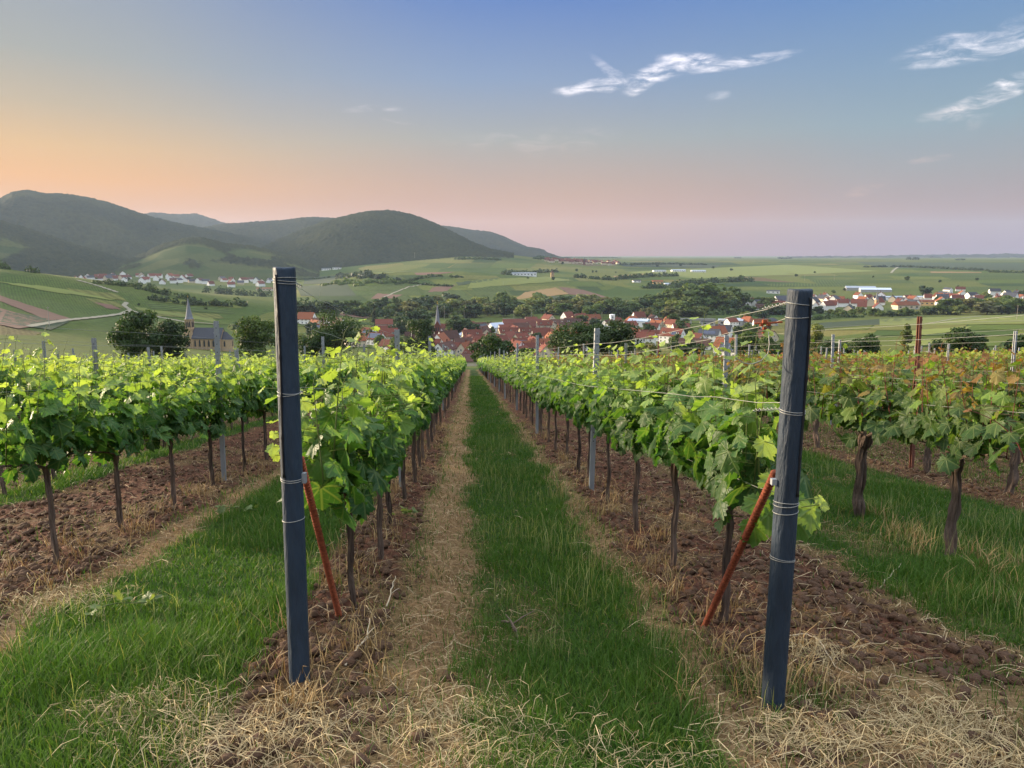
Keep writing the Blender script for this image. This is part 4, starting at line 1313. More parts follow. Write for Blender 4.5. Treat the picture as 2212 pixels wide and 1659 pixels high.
def make_vine(seed, pal, T, scale=1.0, old=False, extra=None):
    rng = np.random.default_rng(seed)
    pos, nr, tp, sz, tn, shoots = vine_leaves(rng, pal, scale, .62 if not old else .75, 1.0 if not old else .95, 1.0 if not old else .7)
    if extra is not None:
        pos, nr, tp, sz, tn = [np.concatenate([a, np.array(b)]) for a, b in zip((pos, nr, tp, sz, tn), extra)]
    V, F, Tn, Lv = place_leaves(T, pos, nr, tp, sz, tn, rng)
    tn_ = norm(norm(tp) - norm(nr) * np.sum(norm(tp) * norm(nr), 1, keepdims=True))
    j = pos - tn_ * sz[:, None] * .12; e = np.stack([j[:, 0] * .3, j[:, 1] - .01, j[:, 2] + .01 - .02], 1); dd = norm(j - e); sd = norm(np.cross(dd, np.array([.3, .5, 1.0]))) * .0021
    s2 = norm(np.cross(dd, sd)) * .0021
    PV = np.stack([e + sd, e - sd * .5 + s2, e - sd * .5 - s2, j + sd, j - sd * .5 + s2, j - sd * .5 - s2], 1)
    PF = np.array([[0, 1, 4], [0, 4, 3], [1, 2, 5], [1, 5, 4], [2, 0, 3], [2, 3, 5]])[None] + (np.arange(len(pos)) * 6)[:, None, None] + len(V)
    V = np.concatenate([V, PV.reshape(-1, 3)]); F = np.concatenate([F, PF.reshape(-1, 3)])
    pc = np.array([.19, .085, .05]) if pal == 'red' else np.array([.16, .20, .05])
    Tn = np.concatenate([Tn, np.tile(pc, (len(pos) * 6, 1))]); Lv = np.concatenate([Lv, np.tile([0.3, .3, 0], (len(pos) * 6, 1))])
    fol = mesh_np('foliage', V, F, tint=Tn, vec=Lv, smooth=True, mat=M_VINELEAF)
    # stem and cane
    mb = MB(); r0 = .033 if old else .0165
    lx, ly = rng.normal(0, .018, 2) * (2.6 if old else 1)
    pts, rads = [], []
    for i in range(22):
        t = i / 21; h = -.10 + .84 * t
        pts.append((lx * math.sin(t * 3) + .006 * math.sin(i * .6 + seed), ly * math.sin(t * 2.6) * 1.3 + .006 * math.cos(i * .7 + seed), h))
        rads.append(r0 * (1.25 - .35 * t + .12 * math.sin(i * 1.3 + seed) + (.5 if i > 18 else 0) * .5 + (.45 if i < 2 else 0)))
    bark_tube(mb, pts, rads, rng, 18)
    hx, hy, hz = pts[-1]
    for sd in (-1, 1):
        cp = [(hx, hy, hz - .01)]
        for i in range(1, 9):
            t = i / 8
            cp.append((hx * (1 - t) + .01 * math.sin(i * 2 + seed), hy + sd * .60 * t, hz + .05 * math.sin(t * 2.2) + .02 * t + SLOPE * sd * .6 * t))
        bark_tube(mb, cp, [.011 - .005 * i / 8 for i in range(9)], rng, 7)
    base_v, base_f = list(mb.v), list(mb.f)
    trunk = mb.mesh('trunk', M_BARK, False)
    shs = []
    allb = MB()
    for p in shoots:
        q = [(x, y, z + SLOPE * y) for x, y, z in p]
        k = len(q)
        tip_ = q[-1]; x, y, z = tip_                      # the growing tip ends in a tendril
        q2 = q + [(x + .01, y + .015, z + .05), (x + .03, y + .01, z + .08), (x + .045, y - .01, z + .09)]
        rd = [.0052 - .0036 * i / max(1, k - 1) for i in range(k)] + [.0013, .001, .0007]
        m1 = MB(); m1.tube(q2, rd, 5); shs.append(m1); allb.add(m1.v, m1.f)
    ms = M_REDSHOOT if pal == 'red' else M_SHOOT
    shs = [m1.mesh('shoot', ms, True) for m1 in shs]
    # for vines farther off the stem and its shoots are one piece of wood
    me = bpy.data.meshes.new('trunk'); nb_ = len(base_f)
    me.from_pydata(base_v + allb.v, [], base_f + [tuple(i + len(base_v) for i in f) for f in allb.f]); me.update()
    me.materials.append(M_BARK); me.materials.append(ms)
    for p in me.polygons: p.material_index = 1 if p.index >= nb_ else 0
    sh = (shs, me)
    return trunk, sh, fol


VINES = {'green': [make_vine(300 + i, 'green', LT_HI, 1.0) for i in range(9)],
         'red': [make_vine(400 + i, 'red', LT_HI, .95, True) for i in range(5)],
         'olive': [make_vine(500 + i, 'olive', LT_HI, .92) for i in range(4)]}


def row_kind(side, k):
    if side == 'R' and 1 <= k <= 6: return 'red'
    if side == 'R' and k > 6: return 'olive'
    return 'green'


def build_vines():
    cand = []
    for side, rows in (('L', ROW_L), ('R', ROW_R)):
        for k, v in enumerate(rows):
            kind = row_kind(side, k); sp = 1.42 if kind == 'red' else 1.15
            rn = random.Random(900 + k * 3 + (side == 'R'))
            u = {('L', 0): 4.25, ('R', 0): 3.9, ('L', 1): 4.3, ('R', 1): 3.72}.get((side, k), 2.6 + rn.random())
            n = 0
            while u < ROW_END:
                if in_frame(u, v, 1.0, 140 if u < 9 else 60):
                    n += 1; cand.append((u, v, side, k, n, kind, rn.random(), rn.random()))
                u += sp
    key = lambda c: math.hypot(c[0], c[1]) * (1 + .16 * min(c[3], 6))
    cand.sort(key=key)
    near, far = cand[:296], cand[296:]
    def side_leaves(uv, pts):
        # low leaves pushing out beside the end post: picture point, distance down the row, size, young share
        base = np.array(P3(*uv, -.02)); E_ = [[], [], [], [], []]
        c0, c1, c2 = PAL['green']
        for (px, py, uu, size, yo) in pts:
            d = ray(px, py); t = uu / xy_uv(d[0], d[1])[0]
            E_[0].append(d * t + np.array([0, 0, EYE]) - base); E_[1].append(np.array([.1 + .3 * random.random(), -.75, .45 + .3 * random.random()]))
            E_[2].append(np.array([random.uniform(-.6, .6), -.2, -.8])); E_[3].append(size); E_[4].append(c1 * (1 - yo) + c2 * yo)
        return E_
    heroes = {('R', 0): make_vine(331, 'green', LT_HI, 1.06, extra=side_leaves((3.9, 1.37), [(1752, 1108, 3.05, .15, .35), (1722, 1125, 3.12, .15, .0), (1715, 1085, 3.15, .13, .1), (1700, 1140, 3.2, .14, 0),
                  (1772, 1078, 3.02, .06, .9), (1778, 1092, 3.0, .05, 1), (1660, 1120, 3.2, .15, .1), (1640, 1090, 3.25, .15, .1), (1628, 1140, 3.3, .14, 0), (1668, 1040, 3.2, .12, .5), (1655, 960, 3.2, .12, .7)])),
              ('L', 0): make_vine(332, 'green', LT_HI, 1.06, extra=side_leaves((4.25, -.685), [(592, 938, 3.75, .05, 1), (590, 968, 3.72, .07, .8), (596, 985, 3.75, .05, .9), (655, 870, 3.8, .09, .8), (660, 930, 3.85, .13, .3),
                  (664, 1010, 3.9, .14, 0), (690, 1000, 3.75, .19, .1), (705, 1030, 3.8, .18, 0)]))}
    for i, (u, v, side, k, n, kind, r1, r2) in enumerate(near):
        tr, sh, fo = VINES[kind][int(r1 * 97) % len(VINES[kind])]
        hero = k == 0 and n == 1
        if hero: tr, sh, fo = heroes[(side, 0)]
        root = empty('grapevine', P3(u + (r1 - .5) * .12, v + (r2 - .5) * .07 + ({'L': .10, 'R': .07}[side] if k == 0 else 0), -.02))
        sc = .95 + .12 * r2
        root.scale = (sc * (1.08 - .16 * r1), sc, sc * (.97 + .07 * r1))
        if hero: root.location = P3(*((3.9, 1.37) if side == 'R' else (4.25, -.685)), -.02); root.scale = (1, 1, 1)
        if i < 26:
            link('trunk', tr, root)
            for m1 in sh[0]: link('shoot', m1, root)
        else:
            link('trunk', sh[1], root)
        link('foliage', fo, root)
        what = {'green': 'leafy vine', 'red': 'bronze-leaved vine', 'olive': 'bright green vine'}[kind]
        if n <= 16 and k < 8:
            lab = '%s, %s along the %s' % (what, ordinal(n), rowname(side, k)); grp = 'grapevines near the path'
        else:
            lab = '%s far down the %s' % (what, rowname(side, k)); grp = 'vines far down the %s' % rowname(side, k)
        tag(root, lab, 'grapevine', grp)
    # the many vines beyond: one mass
    rng = np.random.default_rng(77)
    Vs, Fs, Ts, b = [], [], [], 0
    for (u, v, side, k, n, kind, r1, r2) in far:
        d = math.hypot(u, v)
        m = int(np.clip(95 * (24 / d) ** .75, 26, 95)); m = int(m * (1.0 if k < 3 else .8))
        c0, c1, c2 = PAL[kind]
        x, y = uv_xy(u, v); z0 = SLOPE * u
        s_ = rng.random(m) ** .8
        hz = .66 + .95 * s_ + rng.normal(0, .05, m) + (rng.random(m) < .05) * .2
        lu = rng.uniform(-.7, .7, m); lx = rng.normal(0, .15, m) * (1.15 - .45 * s_)
        wx = x + lu * SA + lx * CA; wy = y + lu * CA - lx * SA
        pos = np.stack([wx, wy, z0 + hz + SLOPE * lu], 1)
        sg = np.sign(lx)
        nrm = np.stack([sg * CA * .8, -sg * SA * .8, .3 + .6 * s_], 1) + rng.normal(0, .35, (m, 3))
        tip = np.stack([sg * .4 * CA, -sg * .4 * SA, -.8 + .5 * s_], 1) + rng.normal(0, .3, (m, 3))
        size = (.21 - .07 * s_) * rng.uniform(.8, 1.2, m) * (1 + .25 * min(1, d / 60))
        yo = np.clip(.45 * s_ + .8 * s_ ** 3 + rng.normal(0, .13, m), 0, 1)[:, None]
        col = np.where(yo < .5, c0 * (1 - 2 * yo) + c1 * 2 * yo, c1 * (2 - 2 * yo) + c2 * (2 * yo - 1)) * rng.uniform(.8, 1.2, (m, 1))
        if kind == 'red':
            mk = (rng.random((m, 1)) < .35) & (yo > .5); col = np.where(mk, PAL['olive'][1] * 1.2, col)
        nrm = norm(nrm); tip = norm(tip - nrm * np.sum(tip * nrm, 1, keepdims=True)); lat = np.cross(tip, nrm)
        t6 = np.array([[0, -.4, 0], [.48, -.1, -.06], [.34, .3, -.03], [0, .58, -.12], [-.34, .3, -.03], [-.48, -.1, -.06]])
        P = (t6[None, :, 0:1] * lat[:, None] + t6[None, :, 1:2] * tip[:, None] + t6[None, :, 2:3] * nrm[:, None]) * size[:, None, None] + pos[:, None]
        Vs.append(P.reshape(-1, 3))
        ff = np.array([[0, 1, 3], [1, 2, 3], [0, 3, 5], [3, 4, 5]])
        Fs.append((ff[None] + (np.arange(m) * 6)[:, None, None]).reshape(-1, 3) + b); b += m * 6
        Ts.append(np.repeat(col, 6, 0))
        # stem
        if k < 4:
            r = .025
            q = np.array([[x - r, y, z0 - .05], [x + r, y, z0 - .05], [x, y + r, z0 - .05], [x - r, y, z0 + .85], [x + r, y, z0 + .85], [x, y + r, z0 + .85]])
            Vs.append(q); Fs.append(np.array([[0, 1, 4], [0, 4, 3], [1, 2, 5], [1, 5, 4], [2, 0, 3], [2, 3, 5]]) + b); b += 6
            Ts.append(np.tile(np.array([[.06, .042, .03]]), (6, 1)))
    me = mesh_np('vine_foliage', np.concatenate(Vs), np.concatenate(Fs), tint=np.concatenate(Ts), mat=M_VINEFAR)
    o = link('vine_foliage', me); tag(o, 'mass of far vine rows filling the lower vineyard', 'vines', kind='stuff')
    print('vines', len(near), len(far))
build_vines()
# ------------------------------------------------------------------ trees, bushes and hedges
M_TREELEAF = leaf_mat('tree_leaf', .30, .6, tcol=(1.2, 1.2, .4))
M_TREEBARK = simple_mat('tree_bark', (0.085, 0.066, 0.05), .95, .4, 8, bump=.8, stretch=(1, 1, .25))
TPAL = {'dark': ((.014, .032, .009), (.052, .092, .020)), 'mid': ((.032, .062, .014), (.10, .145, .030)), 'light': ((.075, .11, .022), (.20, .22, .055)),
        'blue': ((.026, .046, .026), (.062, .090, .045)), 'conifer': ((.012, .028, .012), (.030, .055, .022)), 'olive': ((.065, .075, .024), (.17, .16, .05)), 'purple': ((.03, .012, .012), (.07, .025, .022))}


def leaf_cards(pos, nrm, size, col, rng, squash=.75):
    n = len(pos)
    nrm = norm(nrm); t = norm(np.cross(nrm, rng.normal(0, 1, (n, 3)))); b = np.cross(nrm, t)
    q = np.array([[-.5, -.28, 0], [.15, -.5, .10], [.55, .1, 0], [-.1, .5, .12]])
    P = (q[None, :, 0:1] * t[:, None] + q[None, :, 1:2] * b[:, None] * squash * 1.3 + q[None, :, 2:3] * nrm[:, None]) * size[:, None, None] + pos[:, None]
    F = np.array([[0, 1, 2, 3]])[None] + (np.arange(n) * 4)[:, None, None]
    return P.reshape(-1, 3), F.reshape(-1, 4), np.repeat(col, 4, 0)


def crown_mesh(seed, h, w, kind, pal, nleaf, lsize, base=.18):
    rng = np.random.default_rng(seed)
    lo, hi = [np.array(c) for c in TPAL[pal]]
    pos, nrm = [], []
    if kind in ('round', 'bush', 'wide'):
        nl = {'round': 20, 'bush': 13, 'wide': 26}[kind]
        zc = h * (.5 + base * .5); az_, bz = w / 2, h * (1 - base) / 2
        cen, rad = [], []
        for i in range(nl):
            d = norm(rng.normal(0, 1, 3)); k = rng.random() ** .4 * .72
            cen.append([d[0] * k * az_, d[1] * k * az_, zc + d[2] * k * bz * .95]); rad.append(rng.uniform(.24, .40) * min(az_, bz) * (1.15 if k < .4 else 1))
        cen, rad = np.array(cen), np.array(rad)
        pick = rng.choice(nl, nleaf, p=rad ** 2 / np.sum(rad ** 2))
        d = norm(rng.normal(0, 1, (nleaf, 3))); d[:, 2] = np.where(rng.random(nleaf) < .55, np.abs(d[:, 2]), d[:, 2])
        r = rad[pick] * (.62 + .5 * rng.random(nleaf))
        pos = cen[pick] + d * r[:, None] * np.array([1, 1, .82]); nrm = d + rng.normal(0, .45, (nleaf, 3))
        tone = rng.random(nl)[pick]
    elif kind == 'poplar':
        t = rng.random(nleaf); a = rng.random(nleaf) * 6.283
        r = w / 2 * np.sin(np.pi * np.clip(t * .93 + .07, 0, 1)) ** .7 * (.55 + .5 * rng.random(nleaf)) * (.8 + .35 * np.sin(t * 37 + a * 2))
        pos = np.stack([r * np.cos(a), r * np.sin(a), h * (.06 + .94 * t)], 1); nrm = np.stack([np.cos(a), np.sin(a), .5 + 0 * a], 1) + rng.normal(0, .4, (nleaf, 3)); tone = vnoise(t * 14, a * 1.5, seed)
    else:  # conifer: whorls of drooping branches
        t = rng.random(nleaf) ** 1.35; a = rng.random(nleaf) * 6.283
        tier = (t * 13) % 1
        r = w / 2 * (1 - t) ** .85 * (.35 + .7 * rng.random(nleaf)) * (1.05 - .35 * tier) * (.85 + .25 * np.sin(a * 5 + np.floor(t * 13)))
        pos = np.stack([r * np.cos(a), r * np.sin(a), h * (.07 + .93 * t) - r * .18], 1); nrm = np.stack([np.cos(a) * .5, np.sin(a) * .5, .8 + 0 * a], 1) + rng.normal(0, .4, (nleaf, 3)); tone = rng.random(nleaf)
    size = lsize * rng.uniform(.65, 1.25, nleaf)
    k = np.clip(.55 * tone + .45 * rng.random(nleaf), 0, 1)[:, None]
    col = lo * (1 - k) + hi * k
    V, F, T = leaf_cards(pos, nrm, size, col, rng)
    top = np.percentile(V[:, 2], 99.7); ex = np.percentile(np.abs(V[:, :2]), 98.5)
    lo_ = V[:, 2].min(); zb = h * base
    V[:, 2] = zb + (V[:, 2] - lo_) * (h - zb) / (top - lo_)
    V[:, :2] *= (w / 2) / ex
    return mesh_np('crown', V, F, tint=T, mat=M_TREELEAF)


def trunk_mesh(seed, h, w, kind):
    rng = random.Random(seed); mb = MB(); r = max(.08, h * .022)
    top = h * (.62 if kind in ('round', 'wide', 'bush') else .96)
    pts = [(math.sin(i * .8 + seed) * .02 * h * i / 8, math.cos(i * .7 + seed) * .02 * h * i / 8, -.4 + (top + .4) * i / 8) for i in range(9)]
    mb.tube(pts, [r * (1.3 - i / 8 * 1.05) for i in range(9)], 8)
    if kind in ('round', 'wide', 'bush'):
        for k in range(8):
            s = pts[2 + k % 5]; a = k * 2.4 + seed; L = w * .36
            q = [(s[0] + math.cos(a) * L * t, s[1] + math.sin(a) * L * t, s[2] + h * .28 * t ** .8) for t in (0, .35, .7, 1)]
            mb.tube(q, [r * .5, r * .36, r * .22, r * .08], 6)
    return mb.mesh('trunk', M_TREEBARK, True)


_TC = {}
def tree_kind(key, seed, h, w, kind, pal, nleaf, lsize, base=.18):
    if key not in _TC: _TC[key] = (trunk_mesh(seed, h, w, kind), crown_mesh(seed, h, w, kind, pal, nleaf, lsize, base), h, w)
    return _TC[key]


def put_tree(tk, loc, h, w=None, rz=0.0, name='tree', label=None, group=None, cat='tree'):
    tr, cr, h0, w0 = tk
    o = empty(name, loc, rz); s = h / h0; sw = (w / w0) if w else s
    o.scale = (sw, sw, s)
    link('trunk', tr, o); link('crown', cr, o)
    tag(o, label, cat, group); return o


# ---- trees just beyond the end of the rows: (px centre, r, top y, width px, kind, palette, label)
HEROT = [
    (292, 150, 672, 95, 'round', 'dark', 'dense dark green tree, left of a pair, standing before the left hillside'),
    (352, 156, 692, 92, 'round', 'dark', 'dense dark green tree, right of a pair, beside the sandstone church'),
    (556, 165, 684, 78, 'round', 'mid', 'loose green tree just left of the left black post'),
    (722, 190, 670, 118, 'round', 'dark', 'tall dark tree among the roofs right of the left black post'),
    (680, 185, 712, 70, 'bush', 'dark', 'low dark tree at the foot of the tall dark tree by the left post'),
    (905, 270, 690, 66, 'round', 'dark', 'dark tree in front of the red brick church'),
    (862, 290, 728, 50, 'bush', 'mid', 'low tree left of the red brick church'),
    (1064, 140, 722, 92, 'round', 'dark', 'dark bushy tree at the far end of the grass path'),
    (1236, 150, 698, 130, 'wide', 'dark', 'broad dark tree left of the slotted steel post right of the path'),
    (1332, 152, 694, 136, 'wide', 'dark', 'broad dark tree right of the slotted steel post right of the path'),
    (1405, 165, 742, 70, 'bush', 'olive', 'low reddish olive bush right of the two broad dark trees'),
    (1480, 200, 738, 100, 'bush', 'dark', 'low dark thicket in front of the big white house'),
    (1640, 230, 718, 110, 'bush', 'mid', 'green thicket left of the right black post'),
    (1712, 240, 716, 80, 'bush', 'dark', 'dark thicket behind the right black post'),
    (1771, 300, 700, 48, 'round', 'light', 'slim yellowish tree alone on the right meadow'),
    (1786, 190, 734, 60, 'bush', 'dark', 'small dark bush right of the right black post'),
    (1825, 200, 742, 60, 'bush', 'dark', 'low dark bush between two rounder bushes on the right'),
    (1881, 175, 722, 62, 'round', 'dark', 'round dark tree in the middle of the right meadow edge'),
    (2084, 150, 710, 100, 'wide', 'dark', 'wide dark tree standing near the right edge of the vineyard'),
    (2205, 150, 726, 70, 'round', 'dark', 'dark tree at the far right edge of the vineyard'),
    (1960, 330, 700, 22, 'round', 'light', 'tiny pale tree by the track on the right slope'),
    (1135, 190, 752, 40, 'bush', 'dark', 'small dark shrub below the half timbered house'),
]
for i, (px, r, yt, wpx, kind, pal, lab) in enumerate(HEROT):
    x, y, z = at_r(px, r)
    d = y * math.cos(PITCH) - (z - EYE) * math.sin(PITCH)
    h = (EYE - z) + az_tan(px, yt)[1] * r
    w = wpx / FOC * d
    h = max(h, 2.0)
    n = int(np.clip(1300 + 48 * h * w, 2200, 7000))
    tk = (trunk_mesh(i, h, w, kind), crown_mesh(700 + i, h, w, kind, pal, n, .30 if r < 200 else .42, .08 if kind != 'bush' else .02), h, w)
    put_tree(tk, (x, y, z), h, w, label=lab, name='bush' if kind == 'bush' else 'tree', cat='bush' if kind == 'bush' else 'tree')

# ---- valley trees
VAR = {}
for p in ('dark', 'mid', 'light', 'blue', 'olive'):
    VAR[p] = [tree_kind(('r', p, k), 800 + k * 5 + len(p), 12, 11, 'round', p, 1000, 1.15, .0) for k in range(3)]
VAR['poplar'] = [tree_kind(('p', k), 850 + k, 22, 6.5, 'poplar', 'mid', 800, 1.1) for k in range(2)]
VAR['conifer'] = [tree_kind(('c', k), 860 + k, 17, 8, 'conifer', 'conifer', 900, .9) for k in range(2)]
VAR['purple'] = [tree_kind(('u',), 870, 10, 9, 'round', 'purple', 800, .9, .1)]
TREES_PLACED = []


def vtree(px, py, hpx, kind, label, group, rmin=380, wf=1.0, loc=None):
    x, y, z = loc if loc else ground_pt(px, py, rmin)
    h = hpx / FOC * math.hypot(x, y)
    tk = random.choice(VAR[kind])
    TREES_PLACED.append((x, y))
    return put_tree(tk, (x, y, z - .2), h, h * tk[3] / tk[2] * wf * random.uniform(.9, 1.2), random.random() * 6, label=label, group=group)


# belt along the stream behind the village
rt = random.Random(31)
def belt(n, x0, x1, ytop, ybot, h0, h1, kinds, label, group, rmin=880):
    for i in range(n):
        t = (i + rt.random()) / n
        px = x0 + (x1 - x0) * t; f = rt.random()
        yb = ytop(px) * (1 - f) + ybot(px) * f
        k = rt.choice(kinds)
        vtree(px, yb, rt.uniform(h0, h1), k, label, group, rmin, 1.5)
belt(28, 640, 900, lambda x: 666, lambda x: 684, 14, 26, ['dark', 'dark', 'mid', 'blue'], 'tree in the wooded belt left of the brick church spire', 'trees of the belt left of the spire', 900)
belt(52, 880, 1320, lambda x: 664, lambda x: 688, 20, 34, ['mid', 'light', 'dark', 'light', 'blue', 'mid', 'olive'], 'tree in the wooded belt behind the village', 'trees of the belt behind the village', 900)
belt(30, 1300, 1520, lambda x: 666, lambda x: 692, 20, 34, ['mid', 'dark', 'mid', 'light', 'olive'], 'tree in the wooded belt right of the village', 'trees of the belt right of the village', 850)
belt(18, 1448, 1585, lambda x: 662, lambda x: 676, 38, 54, ['light', 'olive', 'mid', 'mid'], 'tall pale tree in the clump right of the valley middle', 'tall trees of the pale clump', 1000)
belt(10, 1570, 1700, lambda x: 664, lambda x: 690, 14, 26, ['mid', 'light', 'dark'], 'tree between the clump and the right hand town', 'trees before the right hand town', 880)
belt(15, 1740, 2020, lambda x: 676, lambda x: 686, 9, 16, ['dark', 'mid', 'mid', 'light'], 'tree at the near edge of the right hand town', 'trees at the edge of the right hand town', 760)
belt(12, 2040, 2240, lambda x: 668, lambda x: 684, 18, 30, ['mid', 'light', 'olive', 'mid'], 'tree in the wood at the right edge of the town', 'trees at the far right of the town', 760)
for px, hh in ((852, 36), (858, 34), (866, 30), (1085, 46)):
    vtree(px, 676, hh, 'poplar' if px < 1000 else 'mid', 'tall tree rising above the wooded belt', 'tall trees above the belt', 940)
vtree(809, 704, 36, 'conifer', 'dark conifer at the left end of the village', None, 600)
for px, py, hh, kk in ((870, 716, 34, 'dark'), (890, 712, 40, 'dark'), (912, 712, 42, 'dark'), (840, 712, 30, 'dark'), (985, 728, 46, 'dark'), (1003, 728, 40, 'dark'), (1020, 730, 34, 'dark'), (970, 735, 30, 'mid')):
    vtree(px, py, hh, kk, 'big dark tree beside the red brick church', 'big trees round the brick church', 560)
# small trees dotted over the open country
for px, py, hh in ((1215, 556 + 15, 6), (1100, 590, 7), (1105, 590, 6), (1110, 589, 6), (1340, 572, 5), (1365, 575, 6), (1385, 572, 5), (1420, 577, 5), (1470, 575, 6), (1540, 580, 5), (1580, 585, 5),
                   (1600, 600, 6), (1720, 598, 6), (1760, 590, 4), (1960, 606, 9), (1999, 640, 20), (1886, 600, 4), (2030, 610, 5), (2070, 622, 5), (2110, 606, 5), (885, 536 + 20, 5), (1012, 549, 5),
                   (1195, 605, 7), (1140, 602, 5), (1245, 586, 6), (1280, 589, 5), (1288, 589, 5), (1330, 590, 4), (300, 660, 5), (445, 668, 6), (520, 658, 7), (110, 590, 9), (1800, 634, 7), (1825, 628, 6)):
    vtree(px, py, hh, rt.choice(['dark', 'mid', 'dark']), 'lone tree out in the open fields', 'lone trees in the fields', 420 if px < 700 else 1100, 1.2)


# ---- hedges: long lines of scrub
def hedge(pts, h, wd, label, pal='dark', rmin=300, dens=1.0, name='hedge'):
    rng = np.random.default_rng(abs(hash(str(pts))) % 1000)
    W = [np.array(ground_pt(px, py, rmin)) for px, py in pts]
    pos, nrm = [], []
    for a, b in zip(W[:-1], W[1:]):
        L = float(np.hypot(*(b - a)[:2])); m = int(max(6, L / (wd * .35) * dens))
        for i in range(m):
            c = a + (b - a) * rng.random() + np.array([rng.normal(0, wd * .3), rng.normal(0, wd * .3), 0])
            c[2] = Hgt(c[0], c[1])[0]; hh = h * rng.uniform(.45, 1.15); q = 26
            d = norm(rng.normal(0, 1, (q, 3))); d[:, 2] = np.abs(d[:, 2])
            pos.append(c + d * np.array([wd * .5, wd * .5, hh]) * rng.uniform(.7, 1, (q, 1))); nrm.append(d)
    pos, nrm = np.concatenate(pos), np.concatenate(nrm)
    lo, hi = [np.array(c) for c in TPAL[pal]]
    k = np.clip(.7 * fbm(pos[:, 0] / (wd * 1.5), pos[:, 1] / (wd * 1.5), 2, 5) + .3 * rng.random(len(pos)), 0, 1)[:, None]
    V, F, T = leaf_cards(pos, nrm + rng.normal(0, .4, nrm.shape), wd * .28 * rng.uniform(.6, 1.3, len(pos)), lo * (1 - k) + hi * k, rng)
    c0 = V.mean(0)
    o = link(name, mesh_np(name, V - c0, F, tint=T, mat=M_TREELEAF)); o.location = c0
    tag(o, label, 'hedge' if name == 'hedge' else 'bush'); return o


hedge([(300, 624), (330, 632), (390, 645), (410, 650)], 7, 7, 'dark scrub line running down the left hillside')
hedge([(320, 648), (380, 655), (460, 662), (530, 661)], 7, 9, 'dark hedge behind the spire of the sandstone church')
hedge([(435, 631), (490, 636), (590, 642)], 16, 13, 'long dark wood edge on the crest behind the left black post', rmin=820)
hedge([(200, 612), (260, 618), (330, 622)], 6, 6, 'hedge along the crest of the left hill', rmin=700)
hedge([(0, 581), (28, 582)], 8, 9, 'dark bush at the left end of the hill crest', name='bush')
hedge([(62, 588), (80, 590)], 7, 7, 'dark bush on the crest right of the first one', name='bush')
hedge([(500, 712), (560, 716), (600, 720)], 7, 8, 'hedge below the hillside right of the sandstone church', rmin=420)
hedge([(640, 656), (700, 664), (760, 672), (830, 678)], 9, 9, 'dark hedge running behind the village houses on the left', rmin=780)
hedge([(735, 596), (790, 600), (850, 606)], 9, 22, 'big patch of scrub on the middle hill', 'blue', 1200)
hedge([(720, 612), (780, 614), (850, 612)], 8, 22, 'lower scrub patch on the middle hill', 'mid', 1200)
hedge([(850, 616), (900, 604), (940, 598)], 6, 9, 'scrub line climbing from the lower patch on the middle hill', 'dark', 1200)
hedge([(880, 612), (935, 617), (985, 620)], 5, 7, 'dark terrace hedge on the middle hill', 'dark', 1200)
hedge([(640, 604), (690, 603), (710, 600)], 5, 7, 'short dark hedge on the left of the middle hill', 'dark', 1200)
hedge([(925, 596), (960, 598), (1000, 600)], 5, 7, 'upper terrace hedge on the middle hill', 'dark', 1200)
hedge([(820, 549), (860, 552), (890, 548)], 6, 12, 'hedge on the slope below the round hill', 'dark', 2300)
hedge([(985, 562), (1040, 560), (1080, 563)], 9, 16, 'dark hedge on the far vineyard slope', 'dark', 1900)
hedge([(1085, 594), (1140, 590), (1200, 588)], 10, 16, 'wood edge beside the far white hall', 'blue', 1700)
hedge([(1240, 600), (1290, 604), (1330, 606)], 12, 16, 'wood edge left of the white sheds', 'dark', 1300)
hedge([(1335, 604), (1400, 598), (1465, 597)], 12, 14, 'dark wood line above the white sheds', 'dark', 1500)
hedge([(1390, 624), (1450, 622), (1500, 614), (1560, 610), (1620, 608)], 14, 16, 'dark wood line right of the white sheds', 'dark', 1200)
hedge([(1340, 573), (1450, 571), (1530, 573)], 9, 20, 'long dark hedge on the far plain right of the hills', 'blue', 3000)
hedge([(1860, 578), (1950, 577), (2060, 582), (2130, 585)], 8, 16, 'long dark hedge on the far plain at the right', 'blue', 2000)
hedge([(2130, 588), (2200, 590), (2260, 592)], 7, 14, 'hedge on the plain at the right edge of the view', 'dark', 1900)
hedge([(1755, 692), (1800, 686), (1860, 686)], 6, 7, 'hedge at the near side of the right hand town', 'dark', 700)
hedge([(1860, 681), (1940, 682), (2040, 678)], 6, 6, 'hedge along the meadow below the right hand town', 'mid', 700)
hedge([(1160, 560), (1230, 556.5), (1340, 558)], 9, 22, 'trees round the far village under the hills', 'dark', 3000)
hedge([(1680, 559), (1710, 559)], 16, 30, 'dark copse on the far skyline', 'blue', 4200, name='bush')
hedge([(1960, 561), (1985, 561)], 18, 30, 'second dark copse on the far skyline', 'blue', 4200, name='bush')
hedge([(1590, 558), (1600, 558)], 16, 26, 'small copse on the far skyline right of the hills', 'blue', 4200, name='bush')
hedge([(2065, 562), (2080, 562)], 14, 24, 'small copse on the far skyline near the right edge', 'blue', 4200, name='bush')
hedge([(640, 672), (760, 680), (880, 684), (960, 686)], 9, 14, 'undergrowth at the foot of the wooded belt left of the spire', 'dark', 880)
hedge([(980, 680), (1100, 676), (1220, 678), (1330, 680)], 11, 16, 'undergrowth at the foot of the wooded belt behind the village', 'mid', 900)
hedge([(1320, 682), (1420, 684), (1540, 680), (1690, 676)], 10, 16, 'undergrowth at the foot of the wooded belt right of the village', 'mid', 880)
